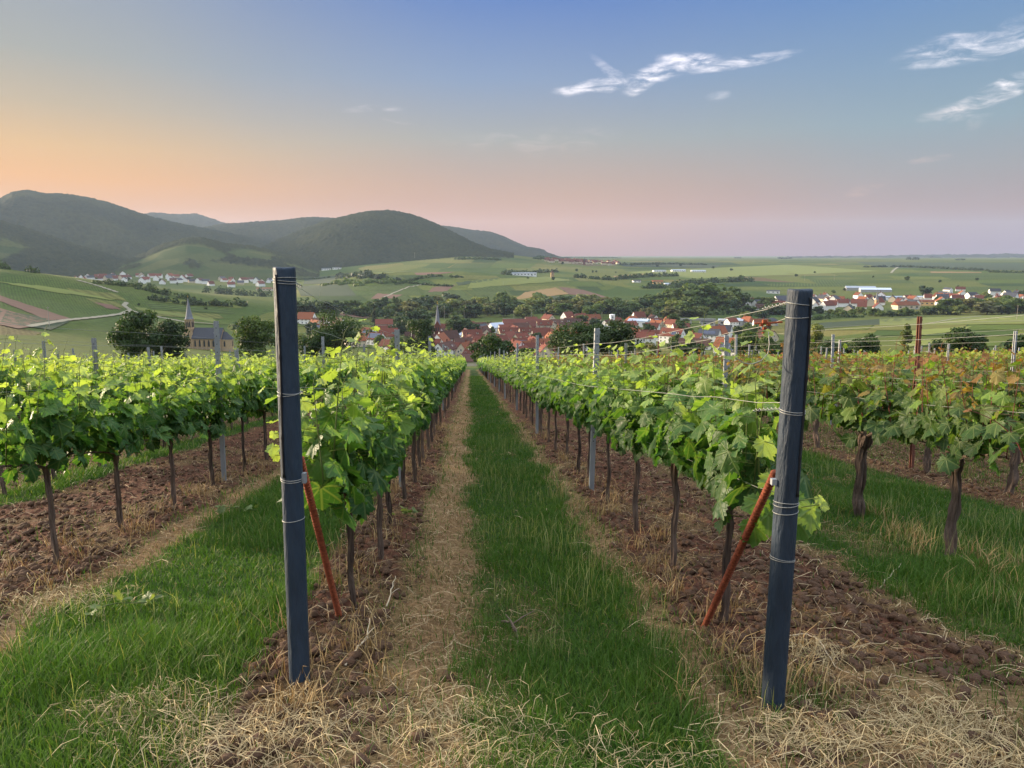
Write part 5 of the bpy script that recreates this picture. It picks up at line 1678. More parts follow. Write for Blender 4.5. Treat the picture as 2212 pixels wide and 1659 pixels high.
# ------------------------------------------------------------------ buildings
M_WHITE = simple_mat('white_render', (0.84, 0.82, 0.78), .9, .06, .6)
M_CREAM = simple_mat('cream_render', (0.60, 0.50, 0.36), .9, .08, .6)
M_GREYW = simple_mat('grey_render', (0.36, 0.36, 0.35), .9, .08, .6)
M_OCHRE = simple_mat('ochre_render', (0.62, 0.42, 0.19), .9, .08, .6)
M_SAND = simple_mat('sandstone', (0.42, 0.29, 0.17), .95, .3, 1.1, bump=.3)
M_BRICK = simple_mat('red_brick', (0.14, 0.045, 0.03), .95, .3, 1.6, bump=.2)
def roof_mat(name, col):
    m, t, out = mat_new(name)
    tc = t.n('ShaderNodeTexCoord'); oi = t.n('ShaderNodeObjectInfo')
    n1 = t.noise(tc.outputs['Object'], 1.2, 5, .7)
    wv = t.n('ShaderNodeTexWave'); wv.bands_direction = 'Z'; wv.inputs['Scale'].default_value = .9; wv.inputs['Distortion'].default_value = .4
    t.l(tc.outputs['Object'], wv.inputs['Vector'])
    k = t.m('ADD', t.m('MULTIPLY', n1, .7), t.m('ADD', .35, t.m('MULTIPLY', oi.outputs['Random'], .5)))
    k = t.m('MULTIPLY', k, t.m('ADD', .85, t.m('MULTIPLY', wv.outputs['Fac'], .25)))
    sc = t.n('ShaderNodeVectorMath', operation='SCALE'); sc.inputs[0].default_value = col; t.l(k, sc.inputs['Scale'])
    b = t.n('ShaderNodeBsdfPrincipled'); t.l(sc.outputs[0], b.inputs['Base Color']); b.inputs['Roughness'].default_value = .85
    b.inputs['Specular IOR Level'].default_value = .2
    t.l(b.outputs[0], out.inputs[0]); return m
M_RRED = roof_mat('red_tiles', (0.135, 0.042, 0.028))
M_RBROWN = roof_mat('brown_tiles', (0.085, 0.042, 0.033))
M_RORANGE = roof_mat('orange_tiles', (0.22, 0.075, 0.036))
M_RGREY = roof_mat('slate', (0.055, 0.058, 0.070))
M_RMETAL = roof_mat('pale_metal_roof', (0.42, 0.47, 0.55))
M_SPIRE = roof_mat('weathered_slate', (0.20, 0.21, 0.24))
M_GLASS = simple_mat('window_glass', (0.03, 0.035, 0.045), .15, .1, spec=.6)
M_FRAME = simple_mat('white_frame', (0.7, 0.69, 0.66), .6, .05)
M_TIMBER = simple_mat('dark_timber', (0.05, 0.032, 0.024), .9, .2)
M_SOLAR = simple_mat('solar_glass', (0.018, 0.028, 0.075), .18, .2, 3, spec=.7)
M_CONC = simple_mat('concrete', (0.40, 0.38, 0.35), .9, .12, 1.0)
M_GOLDM = simple_mat('gilding', (0.8, 0.55, 0.15), .3, .05, metal=.9)
M_POLEW = simple_mat('weathered_pole', (0.30, 0.27, 0.23), .9, .2)
RN = {id(M_RRED): 'red', id(M_RBROWN): 'brown', id(M_RORANGE): 'orange', id(M_RGREY): 'slate', id(M_RMETAL): 'metal'}
WN = {id(M_WHITE): 'white', id(M_CREAM): 'cream', id(M_GREYW): 'grey', id(M_OCHRE): 'ochre', id(M_SAND): 'sandstone', id(M_BRICK): 'brick'}


def win_mesh(w, h):
    mb = MB(); f = .09
    mb.box(-w / 2, -.03, 0, -w / 2 + f, .05, h); mb.box(w / 2 - f, -.03, 0, w / 2, .05, h)
    mb.box(-w / 2 + f, -.03, 0, w / 2 - f, .05, f); mb.box(-w / 2 + f, -.03, h - f, w / 2 - f, .05, h)
    mb.box(-.03, -.025, f, .03, .045, h - f)
    nb = len(mb.f); mb.box(-w / 2 + f, -.012, f, -.03, .04, h - f); mb.box(.03, -.012, f, w / 2 - f, .04, h - f)
    me = mb.mesh('window', M_FRAME); me.materials.append(M_GLASS)
    for p in me.polygons: p.material_index = 1 if p.index >= nb else 0
    return me
WIN = win_mesh(1.15, 1.5)


def gable(L, D, he, hr, wall, roof, over=.45, hip=0.0, th=.22):
    """walls and roof of a ridge-along-x house; hip pulls the ridge ends in"""
    mb = MB(); l, d = L / 2, D / 2; b0 = -2.5
    vs = [(-l, -d, b0), (l, -d, b0), (l, d, b0), (-l, d, b0), (-l, -d, he), (l, -d, he), (l, d, he), (-l, d, he)]
    fs = [(0, 1, 5, 4), (2, 3, 7, 6)]
    if hip < .3:
        vs += [(-l, 0, hr - .05), (l, 0, hr - .05)]; fs += [(1, 2, 6, 9, 5), (3, 0, 4, 8, 7)]
    else:
        fs += [(1, 2, 6, 5), (3, 0, 4, 7)]
    mb.add(vs, fs); wm = mb.mesh('wall', wall)
    sl = (hr - he) / d; e = over
    mb = MB(); hx = l + (over * .6 if hip < .3 else over) ; rx = (l - hip) if hip >= .3 else hx
    ez = he - sl * e
    top = [(-hx, -d - e, ez), (hx, -d - e, ez), (hx, d + e, ez), (-hx, d + e, ez), (-rx, 0, hr), (rx, 0, hr)]
    n = len(top)
    allv = [(x, y, z + th) for x, y, z in top] + top
    f = [(0, 1, 5, 4), (2, 3, 4, 5), (1, 2, 5), (3, 0, 4)] if hip >= .3 else [(0, 1, 5, 4), (2, 3, 4, 5)]
    ff = list(f) + [tuple(i + n for i in reversed(q)) for q in f]
    if hip >= .3: rim = [(0, 1), (1, 2), (2, 3), (3, 0)]
    else: rim = [(0, 1), (1, 5), (5, 2), (2, 3), (3, 4), (4, 0)]
    ff += [(b, a, a + n, b + n) for a, b in rim]
    mb.add(allv, ff); rm = mb.mesh('roof', roof)
    return wm, rm


def chimney_mesh(h=1.6):
    mb = MB(); mb.box(-.32, -.32, -1.2, .32, .32, h - .15); mb.box(-.4, -.4, h - .15, .4, .4, h)
    return mb.mesh('chimney', M_BRICK)
CHIM = chimney_mesh()


def solar_mesh(nx, ny):
    mb = MB()
    for i in range(nx):
        for j in range(ny): mb.box(i * 1.05, j * 1.7, 0, i * 1.05 + 1.0, j * 1.7 + 1.64, .05)
    return mb.mesh('solar_panel', M_SOLAR)


def on_roof(o, x, yfrac, D, he, hr, side=-1, lift=.26):
    """put o on the roof slope; yfrac 0 at the ridge, 1 at the eaves"""
    d = D / 2; sl = math.atan((hr - he) / d)
    o.location = (x, side * d * yfrac, hr - (hr - he) * yfrac + lift); o.rotation_euler = (sl * (1 if side < 0 else -1), 0, 0)


def house(L, D, he, hr, wall, roof, hip=0.0, windows=True, chim=True, solar=None, gwin=True, dormer=0):
    root = empty('house')
    wm, rm = gable(L, D, he, hr, wall, roof, hip=hip)
    link('wall', wm, root); ro = link('roof', rm, root)
    if chim:
        c = link('chimney', CHIM, ro); c.location = (L * .22, D * .08, hr)
    if windows:
        fl = [1.0] if he < 4.2 else [1.0, 3.7]
        if he > 7: fl.append(6.4)
        n = max(2, int(L / 3.4))
        for zf in fl:
            for i in range(n):
                for sd in (-1, 1):
                    o = link('window', WIN, root); o.location = (-L / 2 + (i + .5) * L / n, sd * (D / 2), zf); o.rotation_euler = (0, 0, 0 if sd < 0 else math.pi)
            if gwin:
                for sd in (-1, 1):
                    for yy in (-D * .2, D * .2):
                        o = link('window', WIN, root); o.location = (sd * L / 2, yy, zf); o.rotation_euler = (0, 0, sd * math.pi / 2)
        if gwin and hip < .3 and hr - he > 3:
            for sd in (-1, 1):
                o = link('window', WIN, root); o.location = (sd * L / 2, 0, he + .5); o.rotation_euler = (0, 0, sd * math.pi / 2)
    for k in range(dormer):
        mb = MB(); x = -L / 2 + (k + .5) * L / dormer; w = .9
        y0 = -D / 2 * .75; z0 = hr - (hr - he) * .75
        mb.box(x - w, y0, z0 - .2, x + w, -D * .10, z0 + 1.5)
        dm = mb.build('dormer', wall, ro)
        mb = MB(); mb.box(x - w - .15, y0 - .25, z0 + 1.5, x + w + .15, -D * .06, z0 + 1.66); mb.build('dormer_roof', roof, ro)
        o = link('window', WIN, ro); o.location = (x, y0, z0 + .1)
    if solar:
        nx, ny, xs, side = solar
        p = link('solar_panel', solar_mesh(nx, ny), ro)
        on_roof(p, xs, .88, D, he, hr, side)
        if side > 0: p.rotation_euler = (p.rotation_euler[0], 0, math.pi); p.location.x += nx * 1.05
    return root


PLACED = []     # (root, px, py, place, wall, roof)
def place(root, px, py, rz, rmin, label=None, info=None, name=None, cat='house', loc=None):
    x, y, z = loc if loc else ground_pt(px, py, rmin)
    root.location = (x, y, z); root.rotation_euler = (0, 0, math.radians(rz))
    if name: root.name = name
    if label: tag(root, label, cat)
    PLACED.append((root, px, py, info, x, y))
    return root


# ---- the two churches
def pointed(mb, x, y, z, w, h, ax, dpt=.08):
    """pointed-arch window slab on a wall facing ax ('x-','x+','y-','y+')"""
    p = [(-w / 2, 0), (w / 2, 0), (w / 2, h * .65), (w * .28, h * .88), (0, h), (-w * .28, h * .88), (-w / 2, h * .65)]
    sgn = -1 if ax[1] == '-' else 1
    vs = []
    for q in (-dpt, dpt):
        for a, b in p:
            vs.append((x + a, y + q, z + b) if ax[0] == 'y' else (x + q, y + a, z + b))
    n = len(p)
    mb.add(vs, [tuple(range(n - 1, -1, -1)), tuple(range(n, 2 * n))] + [(i, (i + 1) % n, (i + 1) % n + n, i + n) for i in range(n)])


def windows_part(root, specs, name='window', mat=None):
    for (x, y, z, w, h, ax) in specs:
        mb = MB(); pointed(mb, x, y, z, w, h, ax); mb.build(name, mat or M_GLASS, root)


def sandstone_church():
    root = empty('church')
    mb = MB(); s = 2.6
    mb.box(-s, -s, -4, s, s, 13); mb.box(-s - .2, -s - .2, 5.9, s + .2, s + .2, 6.25); mb.box(-s - .25, -s - .25, 13, s + .25, s + .25, 13.5)
    mb.box(-s * .86, -s * .86, 13.5, s * .86, s * .86, 19.6); mb.box(-s * .98, -s * .98, 19.6, s * .98, s * .98, 20.1)
    for sx in (-1, 1):
        for sy in (-1, 1): mb.box(sx * s - .45, sy * s - .45, -4, sx * s + .45, sy * s + .45, 11)
    tw = mb.build('tower', M_SAND, root)
    windows_part(tw, [(a, sd * s * .86, 14.6, .95, 4.2, 'y-') for a in (-1.25, 0, 1.25) for sd in (-1, 1)] + [(sd * s * .86, a, 14.6, .95, 4.2, 'x-') for a in (-1.25, 0, 1.25) for sd in (-1, 1)]
                 + [(0, -s, 7.2, 1.1, 3, 'y-'), (-s, 0, 2.5, 1.6, 3.2, 'x-'), (0, -s, 1.5, 1.2, 3, 'y-')], 'belfry_opening')
    mb = MB(); q = s * 1.02
    lv = [(q, 20.1), (q * .80, 21.6), (q * .50, 26), (q * .30, 29.5), (.06, 34.5)]
    vs, fs = [], []
    for r, z in lv:
        for k in range(8):
            a = math.pi / 8 + k * math.pi / 4; vs.append((r * 1.08 * math.cos(a), r * 1.08 * math.sin(a), z))
    for i in range(len(lv) - 1):
        for k in range(8): fs.append((i * 8 + k, i * 8 + (k + 1) % 8, (i + 1) * 8 + (k + 1) % 8, (i + 1) * 8 + k))
    mb.add(vs, fs); sp = mb.build('spire', M_SPIRE, root)
    mb = MB(); mb.tube([(0, 0, 34.2), (0, 0, 36.2)], .06, 6); mb.box(-.5, -.05, 35.3, .5, .05, 35.45); mb.build('cross', M_GOLDM, sp)
    # nave runs away to the right
    N = empty('nave'); N.parent = root
    wm, rm = gable(20, 9.5, 7.6, 14.0, M_SAND, M_RGREY, over=.5)
    na = link('nave', wm, root); bpy.data.objects.remove(N); na.location = (13.2, .5, 0)
    nr = link('roof', rm, root); nr.location = (13.2, .5, 0)
    windows_part(na, [(-8 + 3.2 * k, -4.75, 1.6, 1.3, 4.8, 'y-') for k in range(6)])
    mb = MB()
    for k in range(7): mb.box(-9.9 + 3.25 * k - .3, -5.4, -3, -9.9 + 3.25 * k + .3, -4.75, 5.6)
    mb.build('buttress', M_SAND, na)
    # lower choir with polygonal end
    mb = MB(); pr = [(0, -3.4), (3.6, -3.4), (6.2, -1.6), (6.2, 1.6), (3.6, 3.4), (0, 3.4)]; n = len(pr)
    mb.add([(x, y, -4) for x, y in pr] + [(x, y, 6.6) for x, y in pr], [(i, (i + 1) % n, (i + 1) % n + n, i + n) for i in range(n)])
    ch = mb.build('choir', M_SAND, root); ch.location = (23.2, .5, 0)
    windows_part(ch, [(2, -3.4, 1.6, 1.2, 4, 'y-'), (6.2, 0, 1.6, 1.2, 4, 'x+')])
    mb = MB(); mb.add([(x * 1.06, y * 1.08, 6.5) for x, y in pr] + [(0, 0, 11.6), (2.6, 0, 11.4)], [(0, 1, 7, 6), (1, 2, 7), (2, 3, 7), (3, 4, 7), (4, 5, 6, 7)])
    o = mb.build('choir_roof', M_RGREY, root); o.location = (23.2, .5, 0)
    return root


def brick_church():
    root = empty('church')
    mb = MB(); s = 2.5
    mb.box(-s, -s, -4, s, s, 15.5); mb.box(-s - .2, -s - .2, 9.5, s + .2, s + .2, 9.9); mb.box(-s - .25, -s - .25, 15.5, s + .25, s + .25, 16.1)
    tw = mb.build('tower', M_BRICK, root)
    windows_part(tw, [(a, sd * s, 11, 1.0, 3.6, 'y-') for a in (-1, 1) for sd in (-1, 1)] + [(sd * s, a, 11, 1.0, 3.6, 'x-') for a in (-1, 1) for sd in (-1, 1)], 'belfry_opening')
    mb = MB()
    for (cx, cy, zz) in ((0, -s, 16), (0, s, 16)): mb.prism([(-s, 16.1), (s, 16.1), (0, 20.2)], cy - .15, cy + .15)
    mb.build('tower_gable', M_BRICK, tw)
    mb = MB(); lv = [(s * 1.12, 16.1), (s * .86, 19.5), (s * .46, 27), (.08, 35)]
    vs, fs = [], []
    for r, z in lv:
        for k in range(8): a = math.pi / 8 + k * math.pi / 4; vs.append((r * math.cos(a), r * math.sin(a), z))
    for i in range(3):
        for k in range(8): fs.append((i * 8 + k, i * 8 + (k + 1) % 8, (i + 1) * 8 + (k + 1) % 8, (i + 1) * 8 + k))
    mb.add(vs, fs); sp = mb.build('spire', M_SPIRE, root)
    mb = MB(); mb.tube([(0, 0, 34.6), (0, 0, 37.4)], .07, 6); mb.box(-.35, -.35, 35, .35, .35, 35.7); mb.box(-.7, -.05, 36.7, .7, .05, 37.1); mb.build('weathercock', M_GOLDM, sp)
    wm, rm = gable(20, 11, 6.2, 15.5, M_BRICK, M_RBROWN, over=.3)
    na = link('nave', wm, root); na.location = (-12.6, -1.5, 0); nr = link('roof', rm, root); nr.location = (-12.6, -1.5, 0)
    windows_part(na, [(-7.5 + 3.0 * k, -5.5, 1.4, 1.3, 3.8, 'y-') for k in range(6)])
    mb = MB()
    for sx in (-10.15, 10.15): mb.prism([(-5.8, 6.0), (5.8, 6.0), (0, 16.6)], -.25, .25)
    # stepped gable copings
    o = MB()
    for sx in (-10.2, 10.2):
        o.add([(sx - .25, -5.9, 6.0), (sx + .25, -5.9, 6.0), (sx + .25, 0, 16.3), (sx - .25, 0, 16.3), (sx - .25, 5.9, 6.0), (sx + .25, 5.9, 6.0)], [(0, 1, 2, 3), (3, 2, 5, 4)])
    o.build('gable_coping', M_CREAM, nr)
    mb = MB(); wm, rm = gable(10, 7, 4.6, 10, M_BRICK, M_RBROWN)
    a = link('side_chapel', wm, root); a.location = (-24.5, -.5, 0); b = link('chapel_roof', rm, root); b.location = (-24.5, -.5, 0)
    mb = MB()
    for (x, h) in ((3.4, 9), (5.2, 6)): mb.box(x - 1, -1.4, -3, x + 1, 1.4, h)
    mb.build('stair_turret', M_BRICK, root)
    return root


c1 = place(sandstone_church(), 413, 752, -4, 300, 'sandstone church with pointed slate spire beside the dark trees on the left', None, cat='church')
c2 = place(brick_church(), 946, 741, -2, 480, 'red brick church with thin dark spire in the middle of the village', None, cat='church')
for c, ytop, yb, hh in ((c1, 648, 752, 36.2), (c2, 652, 741, 37.4)):
    d = math.hypot(c.location.x, c.location.y); k = (yb - ytop) / FOC * d / hh * 1.01; c.scale = (k, k, k); print('church', d, k)


# ---- singled-out houses: px, base y, rz, label, builder
def hh(*a, **k): return house(*a, **k)
def half_timbered():
    root = house(11, 9, 4.4, 9.6, M_WHITE, M_RBROWN, chim=True)
    for sd in (-1, 1):
        mb = MB(); x = sd * 5.5; x0, x1 = sorted((x, x + sd * .07))
        def beam(y0, z0, y1, z1, t=.14):
            d = Vector((0, y1 - y0, z1 - z0)); n = Vector((0, -d.z, d.y)).normalized() * t
            vs = [(xx, y0 + s * n.y, z0 + s * n.z) for xx in (x0, x1) for s in (-1, 1)] + [(xx, y1 + s * n.y, z1 + s * n.z) for xx in (x0, x1) for s in (-1, 1)]
            mb.add(vs, [(0, 1, 3, 2), (4, 6, 7, 5), (0, 2, 6, 4), (1, 5, 7, 3), (2, 3, 7, 6), (0, 4, 5, 1)])
        for z in (.3, 3.3, 4.5): beam(-4.4, z, 4.4, z)
        beam(-2.9, 6.1, 2.9, 6.1); beam(-1.5, 7.7, 1.5, 7.7)
        for y in (-4.3, -2.5, -.8, .8, 2.5, 4.3): beam(y, .3, y, 4.5)
        for y in (-2.0, 0, 2.0): beam(y, 4.5, y, 6.9 if y else 9.3)
        beam(-4.2, .4, -2.6, 3.2); beam(4.2, .4, 2.6, 3.2); beam(-3.4, 4.6, -.2, 8.2); beam(3.4, 4.6, .2, 8.2); beam(-4.4, 4.5, 0, 9.5, .18); beam(4.4, 4.5, 0, 9.5, .18)
        mb.build('timber_frame', M_TIMBER, root)
    return root
HERO = [
    (1150, 765, 62, 420, 'white half timbered house with brown roof and dark beams', half_timbered()),
    (1122, 757, 12, 420, 'house with blue solar panels covering its red roof, behind the half timbered one', hh(12, 9, 4.4, 9, M_WHITE, M_RRED, solar=(9, 2, -4.8, -1))),
    (1452, 741, -38, 380, 'big white house with red roof, dormers and solar panels behind the bushes', hh(19, 11, 6.4, 12, M_WHITE, M_RRED, dormer=3, solar=(6, 2, 1, -1))),
    (1532, 738, -30, 380, 'white modern house with dark solar roof right of the big white house', hh(17, 10, 6, 10.4, M_WHITE, M_RGREY, chim=False, solar=(10, 2, -5, -1))),
    (1562, 730, -28, 400, 'second white modern house with dark roof and tall white gable', hh(14, 9, 6.6, 11.5, M_WHITE, M_RGREY, chim=False, solar=(6, 2, -3, -1))),
    (1500, 755, -20, 380, 'long low house with brown roof and white gable in front of the modern white houses', hh(22, 9, 3.6, 8, M_WHITE, M_RBROWN)),
    (1578, 772, -40, 300, 'white house with solar roof just above the vines left of the right post', hh(12, 10, 4.2, 8.4, M_WHITE, M_RGREY, solar=(9, 3, -4.6, -1), chim=False)),
    (1692, 772, 15, 300, 'small house with orange red roof behind the right black post', hh(14, 9, 3.4, 7.2, M_WHITE, M_RORANGE)),
    (1128, 706, 4, 600, 'long low building with wide red roof at the back of the village', hh(44, 15, 4, 8.8, M_CREAM, M_RRED, windows=False)),
    (830, 715, 10, 600, 'white house with red roof left of the brick church, on higher ground', hh(17, 11, 7, 11.5, M_WHITE, M_RRED)),
    (796, 735, -35, 520, 'white gabled house with solar panels on its red roof, left village edge', hh(13, 10, 5.6, 10.4, M_WHITE, M_RRED, solar=(6, 2, -3, -1))),
    (813, 745, -30, 500, 'lower white gabled house with blue white solar roof', hh(13, 10, 5.0, 9.4, M_WHITE, M_RRED, solar=(10, 3, -5.2, -1))),
    (1072, 718, 40, 560, 'white gabled house with blue grey roof, above the red roofs', hh(16, 11, 5.6, 10, M_WHITE, M_RMETAL, chim=False)),
    (1040, 720, 48, 560, 'white house with dark solar roof left of the blue grey roof', hh(13, 10, 5.2, 9.6, M_WHITE, M_RGREY, solar=(8, 2, -4, -1))),
    (1009, 737, 20, 520, 'white hall with curved pale roof beside the church trees', hh(14, 10, 6, 8.6, M_WHITE, M_RMETAL, hip=3, chim=False)),
    (1030, 775, 0, 400, 'big house with red hipped roof near the end of the path', hh(17, 13, 4.6, 10.5, M_WHITE, M_RRED, hip=4, dormer=2)),
    (1005, 772, 70, 400, 'house with steep orange red gable roof near the end of the path', hh(14, 9, 4.2, 10, M_CREAM, M_RORANGE)),
    (1036, 790, 0, 380, 'low barn with dull red roof at the very end of the path', hh(20, 10, 3, 6.2, M_CREAM, M_RBROWN, windows=False)),
    (872, 770, 4, 420, 'long white house with orange red roof in front, left of the wide steel post', hh(18, 10, 4.8, 9, M_WHITE, M_RORANGE)),
]
for px, py, rz, rmin, lab, ho in HERO: place(ho, px, py, rz, rmin, lab, None)


# ---- warehouses, sheds and the like
def shed(L, D, h1, h2, wall, roof, name, label, px, py, rz, rmin, strip=True, cat='shed'):
    root = empty(name)
    mb = MB(); mb.box(-L / 2, -D / 2, -3, L / 2, D / 2, h1); w_ = mb.build('wall', wall, root)
    mb = MB(); mb.prism([(-D / 2 - .4, h1), (D / 2 + .4, h1), (D / 2 + .4, h1 + .35), (0, h2), (-D / 2 - .4, h1 + .35)], -L / 2 - .4, L / 2 + .4)
    r_ = mb.build('roof', roof, root); r_.rotation_euler = (0, 0, math.pi / 2)
    if strip:
        for k in range(max(2, int(L / 7))):
            x = -L / 2 + (k + .5) * L / max(2, int(L / 7))
            mb = MB(); mb.box(x - 1.6, -D / 2 - .06, h1 * .45, x + 1.6, -D / 2 + .05, h1 * .75); mb.build('window', M_GLASS, root)
        mb = MB(); mb.box(L * .3, -D / 2 - .09, 0, L * .3 + 3.4, -D / 2 + .05, h1 * .42); mb.build('door', M_GREYW, root)
    place(root, px, py, rz, rmin, label, None, cat=cat); return root
shed(26, 15, 6.0, 7.6, M_GREYW, M_RMETAL, 'warehouse', 'grey warehouse with pale metal roof right of the railway bridge', 1578, 704, -18, 600)
shed(17, 12, 5.4, 6.6, M_CREAM, M_RMETAL, 'warehouse', 'cream warehouse wing with pale roof behind the grey warehouse', 1606, 700, -18, 600)
shed(14, 12, 5, 5.8, M_GREYW, M_RGREY, 'warehouse', 'small dark warehouse left of the grey one', 1530, 704, -18, 600)
shed(22, 14, 6.5, 9, M_WHITE, M_RMETAL, 'warehouse', 'white warehouse with blue grey roof behind the broad dark trees', 1380, 706, -25, 560)
shed(22, 14, 5.2, 8.4, M_CREAM, M_RGREY, 'gymnasium', 'cream building with dark gable roof left of the right black post', 1655, 704, 30, 560, cat='building')
shed(40, 16, 5, 6.8, M_WHITE, M_RMETAL, 'shed', 'left one of the long white sheds in the far fields', 1424, 588, 8, 1500)
shed(46, 16, 5, 7, M_WHITE, M_RMETAL, 'shed', 'middle one of the long white sheds in the far fields', 1465, 587, 8, 1500)
shed(46, 16, 5, 7, M_WHITE, M_RMETAL, 'shed', 'right one of the long white sheds in the far fields', 1508, 588, 8, 1500)
shed(60, 22, 5, 9, M_GREYW, M_RMETAL, 'barn', 'left blue roofed barn above the right hand town', 1858, 627, -14, 1400, False, 'barn')
shed(60, 22, 5, 9, M_GREYW, M_RMETAL, 'barn', 'right blue roofed barn above the right hand town', 1890, 631, -14, 1400, False, 'barn')
shed(90, 18, 5, 7, M_WHITE, M_RMETAL, 'hall', 'long low hall with blue grey roof behind the town church', 1955, 648, 4, 1200, False, 'hall')
shed(60, 18, 6, 9, M_OCHRE, M_RORANGE, 'hall', 'long ochre hall with orange roof in the right hand town', 2000, 660, 3, 1100, True, 'hall')
shed(34, 16, 6, 11, M_CREAM, M_RORANGE, 'hall', 'hall with bright orange roof in the middle of the right hand town', 1955, 668, 8, 1000, True, 'hall')
shed(60, 16, 6, 7.5, M_WHITE, M_RMETAL, 'hall', 'far white hall below the wooded ridge', 1130, 596, 4, 1600, True, 'hall')
shed(26, 12, 5, 7, M_WHITE, M_RGREY, 'house', 'ochre lit white farmhouse out in the fields left of the right post', 1670, 634, -20, 1200, True, 'farmhouse')
shed(24, 12, 6, 9, M_OCHRE, M_RORANGE, 'house', 'farmhouse with orange roof below the long white sheds', 1420, 614, 8, 1300, True, 'farmhouse')
shed(22, 11, 4, 6, M_WHITE, M_RMETAL, 'shed', 'white shed beside the farmhouse below the long white sheds', 1445, 617, 8, 1300, True)
shed(18, 11, 4, 6, M_WHITE, M_RGREY, 'shed', 'small white shed left of the farmhouse below the long sheds', 1375, 610, 8, 1300, True)
shed(30, 14, 6, 8, M_WHITE, M_RGREY, 'house', 'white houses at the foot of the round hill', 705, 584, 10, 2200, True)
shed(26, 14, 6, 8, M_WHITE, M_RGREY, 'house', 'white building right of the first one at the foot of the round hill', 728, 582, -15, 2200, True)
shed(36, 16, 5, 7, M_CREAM, M_RORANGE, 'hall', 'hall with orange roof at the right end of the left village', 572, 628, 5, 1200, True, 'hall')

# small towers
def tower(px, py, rmin, w, h, hs, wall, roof, label, name='tower', cat='tower'):
    root = empty(name)
    mb = MB(); s = w / 2; mb.box(-s, -s, -3, s, s, h); mb.box(-s - .2, -s - .2, h, s + .2, s + .2, h + .5); mb.build('wall', wall, root)
    mb = MB(); vs = [(s * 1.1 * math.cos(math.pi / 4 * k + math.pi / 8), s * 1.1 * math.sin(math.pi / 4 * k + math.pi / 8), h + .5) for k in range(8)]
    vs2 = [(x * .55, y * .55, h + .5 + hs * .35) for x, y, z in vs]
    mb.add(vs + vs2 + [(0, 0, h + .5 + hs)], [(k, (k + 1) % 8, (k + 1) % 8 + 8, k + 8) for k in range(8)] + [(k + 8, (k + 1) % 8 + 8, 16) for k in range(8)])
    mb.build('spire', roof, root)
    windows_part(root, [(0, -s, h * .72, w * .22, h * .2, 'y-'), (s, 0, h * .72, w * .22, h * .2, 'x+')], 'belfry_opening')
    place(root, px, py, 8, rmin, label, None, cat=cat); return root
tower(1893, 664, 1000, 4.6, 11, 16, M_SAND, M_SPIRE, 'church tower with tall thin spire in the right hand town', 'church_tower')
tower(1193, 600, 1700, 7, 11, 7, M_SAND, M_RBROWN, 'brown church tower with short spire in the far fields', 'church_tower')
tower(1262, 572, 2900, 7, 15, 11, M_BRICK, M_RGREY, 'dark church tower in the far village under the hills', 'church_tower')
tower(1322, 706, 600, 5, 13, .6, M_WHITE, M_WHITE, 'white silo tower behind the broad dark trees', 'silo', 'silo')

# railway bridge and embankment wall
def bridge(px0, px1, py, rmin, label):
    a, b = Vector(ground_pt(px0, py, rmin)), Vector(ground_pt(px1, py, rmin))
    root = empty('bridge', a); d = b - a; root.rotation_euler = (0, 0, math.atan2(d.y, d.x)); L = d.length
    mb = MB(); mb.box(0, -3, 4.2, L, 3, 5.3); mb.build('deck', M_CONC, root)
    mb = MB(); mb.box(0, -3.2, 5.3, L, -3.05, 6.3); mb.box(0, 3.05, 5.3, L, 3.2, 6.3); mb.build('parapet', M_GREYW, root)
    for k in range(5):
        mb = MB(); x = L * (k + .5) / 5; mb.box(x - .8, -2.4, -3, x + .8, 2.4, 4.2); mb.build('pier', M_CONC, root)
    tag(root, label, 'bridge')
bridge(1440, 1545, 699, 600, 'dark railway bridge crossing right of the village')
def low_wall(px0, px1, py, rmin, h, label, mat):
    a, b = Vector(ground_pt(px0, py, rmin)), Vector(ground_pt(px1, py, rmin))
    d = b - a; mb = MB(); mb.box(0, -.3, -1, d.length, .3, h); mb.box(0, -.42, h, d.length, .42, h + .15)
    n = int(d.length / 5)
    for k in range(n + 1): mb.box(k * 5 - .25, -.5, -1, k * 5 + .25, .5, h - .01)
    o = mb.build('wall', mat); o.location = a; o.rotation_euler = (0, 0, math.atan2(d.y, d.x)); tag(o, label, 'wall', kind='thing')
low_wall(1086, 1172, 693, 700, 2.4, 'long pale railway wall behind the village', M_CONC)
low_wall(1570, 1612, 748, 400, 2.6, 'white garden wall right of the modern white houses', M_WHITE)

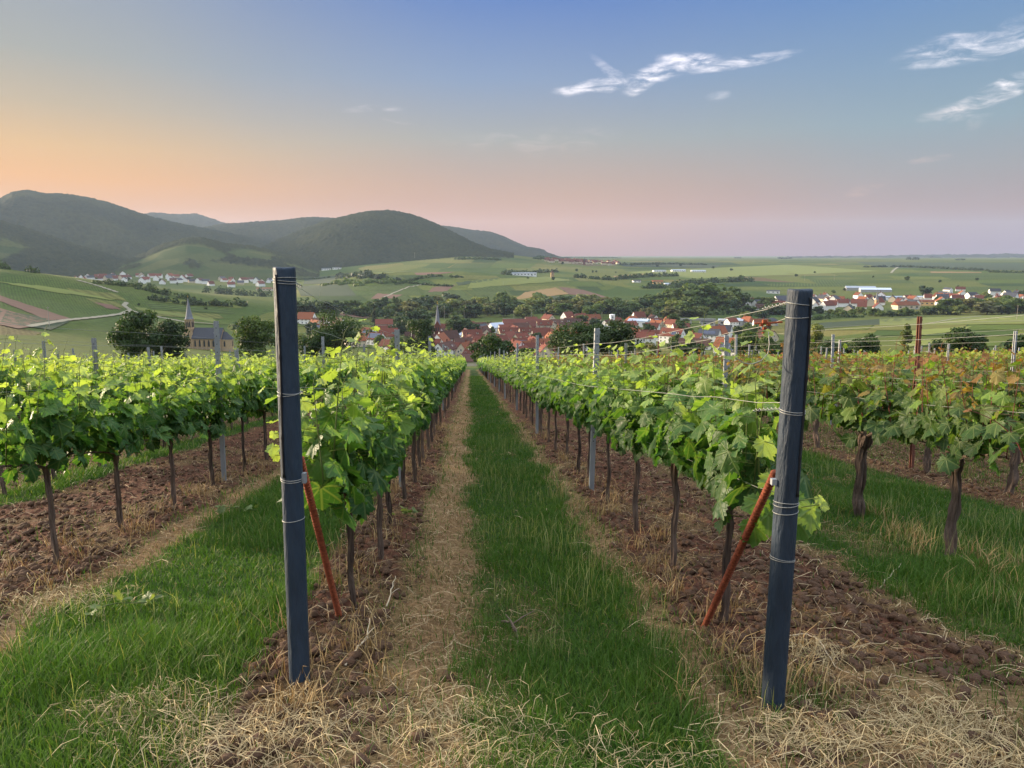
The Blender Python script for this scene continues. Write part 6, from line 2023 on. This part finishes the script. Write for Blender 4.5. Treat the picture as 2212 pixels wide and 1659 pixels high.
# poles
def pole(px, py, hpx, rmin, label, lamp=False):
    x, y, z = ground_pt(px, py, rmin); h = hpx / FOC * math.hypot(x, y)
    root = empty('utility_pole', (x, y, z)); tag(root, label, 'pole', 'poles in the valley')
    r = max(.12, h * .012)
    mb = MB(); mb.tube([(0, 0, -.5), (0, 0, h)], [r * 1.3, r * .8], 7); mb.build('shaft', M_POLEW, root)
    mb = MB(); w = h * .07; mb.box(-w, -.08, h * .93, w, .08, h * .95); mb.build('crossarm', M_POLEW, root)
for px, py, hp, rm, lab in ((107, 706, 37, 180, 'white pole standing by the track on the left hillside'), (960, 690, 30, 800, 'pole right of the brick church spire'),
                            (1003, 693, 22, 760, 'pole above the village roofs near the belt'), (1110, 694, 22, 760, 'pole at the left end of the railway wall'),
                            (1148, 694, 24, 760, 'pole at the right end of the railway wall'), (1300, 700, 25, 700, 'pole left of the white silo tower'),
                            (896, 562, 16, 2200, 'pylon on the slope below the round hill'), (1087, 618, 10, 1400, 'thin pole on the middle hill, left of the dry field'),
                            (1227, 612, 12, 1400, 'thin pole on the middle hill, above the dry field'), (1560, 604, 11, 1400, 'thin pole in the fields right of the sheds'),
                            (1738, 606, 11, 1400, 'thin pole left of a second one in the right fields'), (1802, 606, 12, 1400, 'thin pole right of a second one in the right fields'),
                            (1990, 668, 22, 900, 'pole at the near edge of the right hand town'), (2196, 690, 26, 700, 'lattice pole at the right edge of the town'),
                            (950, 622, 10, 1300, 'thin pole on the terraces of the middle hill'), (690, 640, 10, 1300, 'thin pole on the left of the middle hill')):
    pole(px, py, hp, rm, lab)


# ---- filling the villages
ARCH = []
rh = random.Random(77)
for i in range(18):
    L, D = rh.uniform(11, 17), rh.uniform(8.5, 11); he = rh.choice([3.6, 5.2, 5.8, 6.2]); hr = he + D / 2 * rh.uniform(.85, 1.2)
    wall = [M_WHITE, M_WHITE, M_WHITE, M_CREAM, M_WHITE, M_CREAM][i % 6]; roof = [M_RRED, M_RBROWN, M_RRED, M_RORANGE, M_RRED][i % 5]
    hip = 3.0 if i % 7 == 6 else 0
    a = house(L, D, he, hr, wall, roof, hip=hip, dormer=2 if i % 4 == 1 else 0, solar=(5, 2, -3, -1) if i % 9 == 4 else None)
    ARCH.append((a, WN[id(wall)], RN[id(roof)], False))
BARN = []
for i in range(5):
    a = house(rh.uniform(14, 22), rh.uniform(9, 12), 3.6, 9.2, [M_CREAM, M_SAND, M_BRICK][i % 3], [M_RBROWN, M_RRED][i % 2], windows=False, chim=False)
    BARN.append((a, WN[id([M_CREAM, M_SAND, M_BRICK][i % 3])], RN[id([M_RBROWN, M_RRED][i % 2])], True))
SMALL = []
for i in range(14):
    L, D = rh.uniform(10, 17), rh.uniform(8.5, 11); he = rh.choice([3.6, 5.4, 6.0]); hr = he + D / 2 * rh.uniform(.75, 1.05)
    wall = [M_WHITE, M_WHITE, M_CREAM, M_WHITE, M_WHITE][i % 5]; roof = [M_RRED, M_RBROWN, M_RGREY, M_RORANGE, M_RRED, M_RGREY, M_RRED][i % 7]
    a = house(L, D, he, hr, wall, roof, windows=False, chim=(i % 2 == 0))
    SMALL.append((a, WN[id(wall)], RN[id(roof)], False))
USED = set()
LIST = []     # root, px, py, place, wall, roof
XY = [(q[4], q[5]) for q in PLACED]


def fill(n, region, rmin, archs, placename, mind, ang, size=1.0, tries=9000):
    k = 0
    for _ in range(tries):
        if k >= n: break
        px, py = region()
        x, y, z = ground_pt(px, py, rmin)
        if any((x - a) ** 2 + (y - b) ** 2 < mind ** 2 for a, b in XY): continue
        i = rh.randrange(len(archs)); a, wn, rn_, barn = archs[i]
        rz = math.radians(rh.choice(ang) + rh.gauss(0, 9))
        sc = rh.uniform(.88, 1.12) * size
        if id(a) not in USED:
            USED.add(id(a)); r = a; r.location = (x, y, z); r.rotation_euler = (0, 0, rz); r.scale = (sc,) * 3
        else:
            r = copy_tree(a, (x, y, z), rz, sc)
        XY.append((x, y)); LIST.append((r, px, py, placename, wn, rn_, barn)); k += 1
    print(placename, k)


def reg_core():
    px = rh.gauss(1075, 85); return (min(max(px, 925), 1250), 712 + 68 * rh.random() ** .8)
def reg_wide():
    return (rh.uniform(640, 930) if rh.random() < .42 else rh.uniform(1230, 1690), rh.uniform(700, 770))
def reg_back():
    return (rh.uniform(1140, 1420), rh.uniform(694, 712))
ALLH = ARCH + BARN
fill(64, reg_core, 400, ALLH, 'the village', 12.5, (15, 105, 12, 60))
fill(20, reg_back, 560, ARCH, 'the village', 15, (35, 125, 20))
fill(30, reg_wide, 400, ARCH, 'the village', 17, (30, 120, -30, 10))
def reg_left():
    px = rh.uniform(200, 590); t = (px - 200) / 390
    y0 = 600 - 6 * math.sin(t * 3); y1 = 606 + 22 * t
    return (px if rh.random() > .05 else rh.uniform(165, 200), rh.uniform(y0, y1))
fill(74, reg_left, 1300, SMALL, 'the left hand village', 18, (20, 110, 60), size=1.3)
def reg_right():
    px = rh.uniform(1590, 2240)
    c = 668 if px < 1700 else (659 if px < 1980 else 649)
    return (px, c + rh.gauss(0, 7.5))
fill(100, reg_right, 900, SMALL, 'the right hand town', 15, (20, 110, -20, 70), size=1.25)
def reg_far():
    px = rh.uniform(1180, 1335); return (px, 563 + (px - 1180) / 155 * 7 + rh.uniform(-3, 4))


# labels: what tells a house from the others is its colours and its place in the row of like houses
def band_name(place, py):
    if place == 'the village': return 'back' if py < 718 else ('middle' if py < 744 else 'front')
    if place == 'the left hand village': return 'upper' if py < 608 else 'lower'
    return 'upper' if py < 661 else 'lower'
groups = {}
for q in LIST: groups.setdefault((q[3], band_name(q[3], q[2]), q[4], q[5], q[6]), []).append(q)
for (pl, bd, wn, rn_, barn), qs in groups.items():
    qs.sort(key=lambda q: q[1]); n = len(qs)
    for i, q in enumerate(qs):
        what = '%s %s with %s roof' % (wn, 'barn' if barn else 'house', rn_)
        if n == 1: lab = 'the only %s in the %s part of %s' % (what, bd, pl)
        elif i < (n + 1) // 2: lab = '%s, %s from the left in %s, %s part' % (what, ordinal(i + 1), pl, bd)
        else: lab = '%s, %s from the right in %s, %s part' % (what, ordinal(n - i), pl, bd)
        tag(q[0], lab, 'barn' if barn else 'house', 'houses of ' + pl)
        q[0].name = 'barn' if barn else 'house'

# the far village under the hills: too many and too small to tell apart
vs, fs, ms = MB(), MB(), 0
wallmb, roofmb = MB(), MB()
for _ in range(95):
    px, py = reg_far(); x, y, z = ground_pt(px, py, 2400)
    L, D, he = rh.uniform(10, 20), 10, rh.uniform(5, 8); hr = he + rh.uniform(3.5, 6); a = rh.uniform(0, 3.1); ca, sa = math.cos(a), math.sin(a)
    T = lambda p: (x + p[0] * ca - p[1] * sa, y + p[0] * sa + p[1] * ca, z + p[2])
    wallmb.add([T(p) for p in [(-L / 2, -5, -3), (L / 2, -5, -3), (L / 2, 5, -3), (-L / 2, 5, -3), (-L / 2, -5, he), (L / 2, -5, he), (L / 2, 5, he), (-L / 2, 5, he), (-L / 2, 0, hr - .1), (L / 2, 0, hr - .1)]],
               [(0, 1, 5, 4), (2, 3, 7, 6), (1, 2, 6, 9, 5), (3, 0, 4, 8, 7)])
    roofmb.add([T(p) for p in [(-L / 2 - .4, -5.6, he - .5), (L / 2 + .4, -5.6, he - .5), (L / 2 + .4, 5.6, he - .5), (-L / 2 - .4, 5.6, he - .5), (-L / 2 - .4, 0, hr), (L / 2 + .4, 0, hr)]],
               [(0, 1, 5, 4), (2, 3, 4, 5), (1, 2, 5), (3, 0, 4)])
nb = len(wallmb.f)
me = bpy.data.meshes.new('distant_houses'); me.from_pydata(wallmb.v + roofmb.v, [], wallmb.f + [tuple(i + len(wallmb.v) for i in f) for f in roofmb.f]); me.update()
me.materials.append(M_CREAM); me.materials.append(M_RRED)
for p in me.polygons: p.material_index = 1 if p.index >= nb else 0
tag(link('distant_houses', me), 'red roofed far village crowded under the end of the hills', 'houses', kind='stuff')

# ---- trees between the houses
def free_spot(px, py, rmin, md):
    x, y, z = ground_pt(px, py, rmin)
    return None if any((x - a) ** 2 + (y - b) ** 2 < md ** 2 for a, b in XY + TREES_PLACED) else (x, y, z)
def sprinkle(n, region, rmin, md, h0, h1, kinds, label, group):
    k = 0
    for _ in range(4000):
        if k >= n: break
        px, py = region(); s = free_spot(px, py, rmin, md)
        if s is None: continue
        vtree(px, py, rh.uniform(h0, h1), rh.choice(kinds), label, group, rmin, loc=s); k += 1
sprinkle(18, reg_core, 400, 8.0, 14, 26, ['dark', 'mid', 'dark'], 'garden tree between the crowded red roofs of the village', 'garden trees of the village')
sprinkle(46, reg_wide, 400, 9, 16, 34, ['dark', 'mid', 'dark', 'mid', 'light'], 'garden tree between the scattered houses of the village', 'garden trees of the village edge')
sprinkle(14, reg_left, 1300, 9, 5, 9, ['dark', 'blue', 'mid'], 'small dark tree among the houses of the left hand village', 'trees of the left hand village')
sprinkle(16, reg_right, 900, 9, 8, 15, ['dark', 'mid', 'light'], 'small tree among the houses of the right hand town', 'trees of the right hand town')
vtree(1650, 735, 28, 'purple', 'dark red leaved tree near the cream building', None, 400)
# ------------------------------------------------------------------ twigs and cut shoots lying about
M_TWIG = simple_mat('dry_twig', (0.16, 0.115, 0.085), .9, .4, 30)
M_PALETWIG = simple_mat('pale_root', (0.46, 0.38, 0.27), .9, .3, 30)
def twig(pts, rad, mat, label, forks=()):
    """pts: picture points on the ground with a lift in metres"""
    P = []
    for px, py, h in pts:
        x, y, z = ground_pt(px, py, 1.5); u, v = xy_uv(x, y); P.append(Vector((x, y, float(gz(u, v, True)[0]) + h)))
    mb = MB(); mid = P[0]
    Q = []
    for i in range(len(P) - 1):
        for k in range(4):
            t = k / 4; Q.append(P[i].lerp(P[i + 1], t) + Vector((random.gauss(0, .004), random.gauss(0, .004), random.gauss(0, .003))))
    Q.append(P[-1]); n = len(Q)
    mb.tube([tuple(q - mid) for q in Q], [rad * (1 - .6 * i / n) for i in range(n)], 7)
    for (i, dx, dy, dz) in forks:
        a = Q[i] - mid; mb.tube([tuple(a), tuple(a + Vector((dx * .5, dy * .5, dz * .7))), tuple(a + Vector((dx, dy, dz)))], [rad * .7, rad * .5, rad * .25], 6)
    o = mb.build('twig', mat, smooth=True); o.location = mid; tag(o, label, 'twig'); return o
twig([(1085, 1352, .02), (1103, 1362, .04), (1118, 1378, .035), (1119, 1402, .01)], .008, M_TWIG, 'grey forked twig lying across the middle of the grass path', [(5, .12, .10, .03), (8, -.06, .12, .04)])
twig([(745, 1455, .01), (775, 1425, .03), (790, 1405, .05), (799, 1365, .05)], .006, M_PALETWIG, 'long pale root on the soil by the left black post', [(7, .05, .06, .05)])
twig([(838, 1322, .02), (845, 1290, .04), (855, 1268, .05)], .005, M_PALETWIG, 'thin pale twig standing out of the soil by the left row', [(3, .05, .03, .03)])
twig([(1690, 1410, .05), (1740, 1402, .06), (1772, 1410, .05), (1800, 1450, .02), (1880, 1490, .01)], .004, M_PALETWIG, 'long straw coloured stalk beside the foot of the right black post')
twig([(1405, 1422, .01), (1430, 1436, .02), (1455, 1440, .02)], .006, M_TWIG, 'short dark twig on the right side of the grass path')
twig([(1900, 1275, .01), (1925, 1250, .03), (1945, 1232, .04)], .005, M_PALETWIG, 'pale twig in the grass between two thick vine trunks')


def cut_shoot(px, py, ang, L, label, seed):
    x, y, z = ground_pt(px, py, 1.5); rng = np.random.default_rng(seed)
    root = empty('cut_vine_shoot', (x, y, z + .07), ang); tag(root, label, 'vine shoot')
    mb = MB(); pts = [(L * (t - .5), .05 * math.sin(t * 4), .02 * math.sin(t * 5)) for t in np.linspace(0, 1, 9)]
    mb.tube(pts, [.005 - .0004 * i for i in range(9)], 6); mb.build('stem', M_SHOOT, root, smooth=True)
    n = 8; k = rng.integers(1, 9, n)
    pos = np.array([pts[i] for i in k]) + rng.normal(0, .03, (n, 3)) * np.array([1, 1.6, .4]) + np.array([0, 0, .02])
    c = np.array([.17, .23, .09]) * rng.uniform(.7, 1.2, (n, 1))
    V, F, T, Lv = place_leaves(LT_HI, pos, np.array([0, 0, 1.0]) + rng.normal(0, .5, (n, 3)), rng.normal(0, 1, (n, 3)), rng.uniform(.05, .10, n), c, rng)
    link('foliage', mesh_np('foliage', V, F, tint=T, vec=Lv, smooth=True, mat=M_VINELEAF), root)
cut_shoot(262, 1338, .9, .42, 'cut vine shoot wilting on the left grass strip, nearer one', 1)
cut_shoot(508, 1120, .5, .40, 'cut vine shoot wilting on the left grass strip, farther one', 2)
cut_shoot(880, 1128, 2.2, .30, 'cut vine shoot on the straw right of the left row', 3)
# ------------------------------------------------------------------ haze filling the valley air
def haze():
    m, t, out = mat_new('haze')
    v = t.n('ShaderNodeVolumePrincipled')
    v.inputs['Color'].default_value = (0.62, 0.76, 1.0, 1)
    v.inputs['Density'].default_value = 0.000036
    v.inputs['Anisotropy'].default_value = 0.2
    t.l(v.outputs[0], out.inputs['Volume'])
    b = MB(); b.box(-13000, -1500, -190, 13000, 13000, 560)
    o = b.build('haze', m)
    tag(o, 'thin bluish evening haze filling the valley', 'haze', kind='stuff')
haze()
